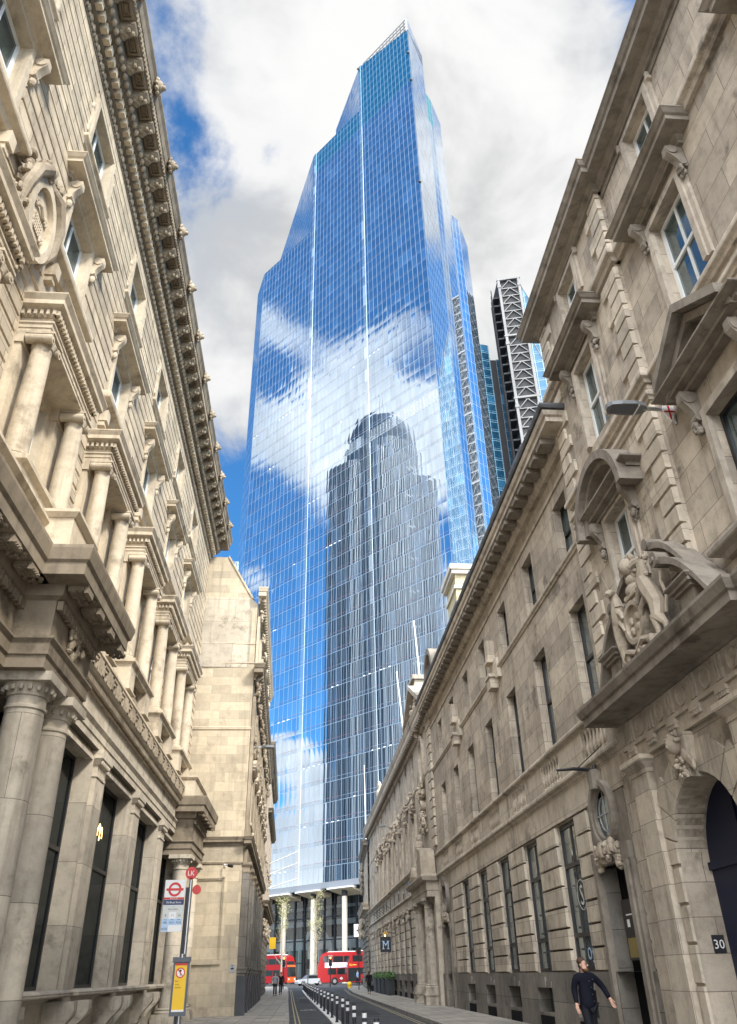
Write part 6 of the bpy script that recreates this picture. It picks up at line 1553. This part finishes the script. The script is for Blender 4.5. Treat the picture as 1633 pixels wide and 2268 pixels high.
def person(loc, rz, label, h, armL, armR, legs, coat, hem, trous, hair, long_hair=False, beard=False, group=None, head_turn=0.0, shoe='shoe_dark'):
    """armL/armR: (elbow, wrist) offsets; legs: (knee, ankle) for each side; figure faces -Y before rz"""
    T = thing('person', label, 'person', loc, rz, group); T.scale = (h/1.75,)*3
    N = []; E_ = []
    def add(p, r, par=None):
        N.append((tuple(p), r)); i = len(N)-1
        if par is not None: E_.append((par, i))
        return i
    pel = add((0, 0, .96), (.15, .11)); sp = add((0, 0, 1.15), (.14, .10), pel); ch = add((0, 0, 1.35), (.16, .11), sp); nk = add((0, .01, 1.49), .055, ch)
    ct, st = cos(head_turn), sin(head_turn)
    jaw = add((.03*st, -.035*ct, 1.555), (.062, .07), nk); hd = add((.005*st, -.01*ct, 1.64), (.075, .092), jaw); add((0, .01, 1.715), (.055, .065), hd)
    sides = []
    for sg, (el, wr), (kn, an) in ((-1, armR, legs[0]), (1, armL, legs[1])):
        sh = add((sg*.19, 0, 1.42), .062, ch); e = add(el, .045, sh); w_ = add(wr, .032, e)
        d = (Vector(wr)-Vector(el)).normalized(); pm = add(Vector(wr)+d*.06, (.036, .022), w_); sd = d.cross(Vector((0, 1, 0))).normalized(); fw = Vector((0, -1, 0))
        for k, L in enumerate((.075, .085, .08, .06)):
            b0 = Vector(wr)+d*.095+sd*(.028-.019*k)*sg; f1 = add(b0, .0095, pm); f2 = add(b0+d*L*.5+fw*.012, .0085, f1); add(b0+d*L*.9+fw*.035, .007, f2)
        t1 = add(Vector(wr)+d*.045+sd*.045*sg+fw*.01, .011, w_); add(Vector(wr)+d*.085+sd*.055*sg+fw*.03, .009, t1)
        hp = add((sg*.09, 0, .92), .088, pel); k_ = add(kn, .058, hp); a_ = add(an, .04, k_); add((an[0], an[1]-.13, max(.035, an[2]-.05)), .035, a_)
        sides.append((el, wr, kn, an))
    body = skinned('body', N, E_, 'skin_tone', T)
    b = B(); r_ = lambda x, y, z: (x*ct-y*st*1, x*st*1+y*ct, z)
    b = B(lambda x, y, z: (x*ct-y*st, -x*st*0+y*ct+x*0, z) if False else (x*ct-y*st, x*st+y*ct, z))
    b.ball(0, -.118, 1.605, .014, .022, .022, 8); nose = b.build('nose', 'skin_tone', body, smooth=True)
    b = B(b.f)
    for q in (-1, 1): b.ball(q*.032, -.094, 1.632, .012, .008, .006, 8); b.box(q*.032-.02, q*.032+.02, -.101, -.09, 1.648, 1.654)
    b.box(-.022, .022, -.102, -.09, 1.561, 1.567); b.build('eyes_and_mouth', hair, body)
    b = B(b.f)
    for q in (-1, 1): b.ball(q*.083, .0, 1.615, .012, .022, .032, 8)
    b.build('ears', 'skin_tone', body, smooth=True)
    b = B(b.f); b.ball(0, .036, 1.682, .087, .094, .082, 14)
    if long_hair: b.ball(0, .06, 1.56, .095, .07, .17, 12)
    b.build('hair', hair, body, smooth=True)
    if beard: b = B(b.f); b.ball(0, -.055, 1.54, .060, .058, .045, 12); b.build('beard', 'beard_red', body, smooth=True)
    # coat
    C = []; F2 = []
    def ad(p, r, par=None):
        C.append((tuple(p), r)); i = len(C)-1
        if par is not None: F2.append((par, i))
        return i
    a = ad((0, 0, 1.20), (.185, .14)); c = ad((0, 0, 1.38), (.20, .145), a); ad((0, .01, 1.49), (.095, .09), c)
    hp = ad((0, 0, 1.0), (.19, .15), a); ad((0, 0, hem), (.205, .16), hp)
    for sg, (el, wr, kn, an) in zip((-1, 1), sides):
        s_ = ad((sg*.20, 0, 1.40), .085, c); e = ad(el, .066, s_); ad(Vector(wr)-(Vector(wr)-Vector(el)).normalized()*.01, .052, e)
    skinned('coat', C, F2, coat, body)
    P = []; F3 = []
    P.append(((0, 0, .97), (.16, .12)))
    for sg, (el, wr, kn, an) in zip((-1, 1), sides):
        i = len(P); P += [((sg*.09, 0, .88), .10), (kn, .075), ((an[0], an[1], an[2]+.02), .062)]; F3 += [(0, i), (i, i+1), (i+1, i+2)]
    skinned('trousers', P, F3, trous, body)
    for sg, (el, wr, kn, an) in zip((-1, 1), sides):
        b = B(); z = max(.045, an[2]-.045); b.ball(an[0], an[1]-.06, z, .05, .14, .05, 10); b.build('shoe', shoe, body, smooth=True)
    return T
walk = (((-.09, -.12, .52), (-.09, -.02, .09)), ((.09, .06, .50), (.09, .26, .13)))
stand = (((-.09, -.03, .5), (-.10, .0, .085)), ((.09, .0, .5), (.10, .04, .085)))
man = person((5.60, 17.5, KZ), radians(8), 'bearded man in a dark navy jacket walking on the right pavement, arm swung out', 1.68, ((.37, -.02, 1.22), (.44, -.12, 1.00)), ((-.25, .05, 1.18), (-.27, -.06, .92)), walk, 'coat_navy', .74, 'trousers_dark', 'hair_brown', beard=True, head_turn=radians(28))
b = B()
for x, y, z in ((.02, -.15, 1.33), (.05, -.155, 1.22), (.055, -.16, 1.10), (.07, -.165, .98), (.10, -.155, 1.36)): b.ball(x, y, z, .007, .007, .007, 6)
b.build('jacket_buttons', 'steel', man)
b = B(); b.ball(-.092, .0, 1.60, .02, .03, .035, 8); b.build('headphone', 'iron_black', man)
person((-2.32, 78, KZ), radians(0), 'pedestrian in grey jacket and black trousers walking towards the camera on the left pavement', 1.74, ((.30, -.02, 1.18), (.26, -.2, 1.02)), ((-.30, -.02, 1.18), (-.26, -.2, 1.02)), stand, 'jacket_grey', .86, 'trousers_dark', 'hair_dark', shoe='shoe_brown')
person((-1.95, 83, KZ), radians(10), 'dark clothed pedestrian half hidden behind the one in the grey jacket', 1.78, ((.27, 0, 1.15), (.27, -.05, .9)), ((-.27, 0, 1.15), (-.27, -.05, .9)), walk, 'coat_black', .7, 'trousers_dark', 'hair_dark')
person((-2.9, 88, KZ), radians(-10), 'dark clothed pedestrian close to the left front beside the white van door', 1.75, ((.27, 0, 1.15), (.27, -.05, .9)), ((-.27, 0, 1.15), (-.27, -.05, .9)), stand, 'coat_black', .75, 'trousers_dark', 'hair_dark') if False else None
wo_ = person((5.72, 77, KZ), radians(180), 'pedestrian in a long black coat carrying a dark bag on the right pavement', 1.70, ((.26, 0, 1.15), (.27, .0, .9)), ((-.26, 0, 1.15), (-.26, .0, .9)), walk, 'coat_black', .62, 'trousers_dark', 'hair_brown', long_hair=True)
bag = thing('shoulder_bag', 'dark bag held low by the pedestrian in the long black coat', 'bag', (5.99, 76.9, .32)); b = B(); b.box(-.12, .12, -.07, .07, 0, .42); b.build('bag_body', 'coat_black', bag); b = B(); b.tube([(-.09, 0, .42), (0, 0, .68), (.09, 0, .42)], .012, 6); b.build('strap', 'coat_black', bag)
person((7.35, 119, gz(119)+.1), radians(-60), 'pedestrian in a pale blue shirt walking before the second bus', 1.76, ((.28, 0, 1.16), (.30, -.1, .95)), ((-.28, 0, 1.16), (-.30, .12, .95)), walk, 'shirt_blue', .98, 'trousers_dark', 'hair_dark')
for o in bpy.data.objects:
    if o.parent is None and o.type == 'MESH' and 'kind' not in o and 'category' not in o: print('UNTAGGED', o.name)
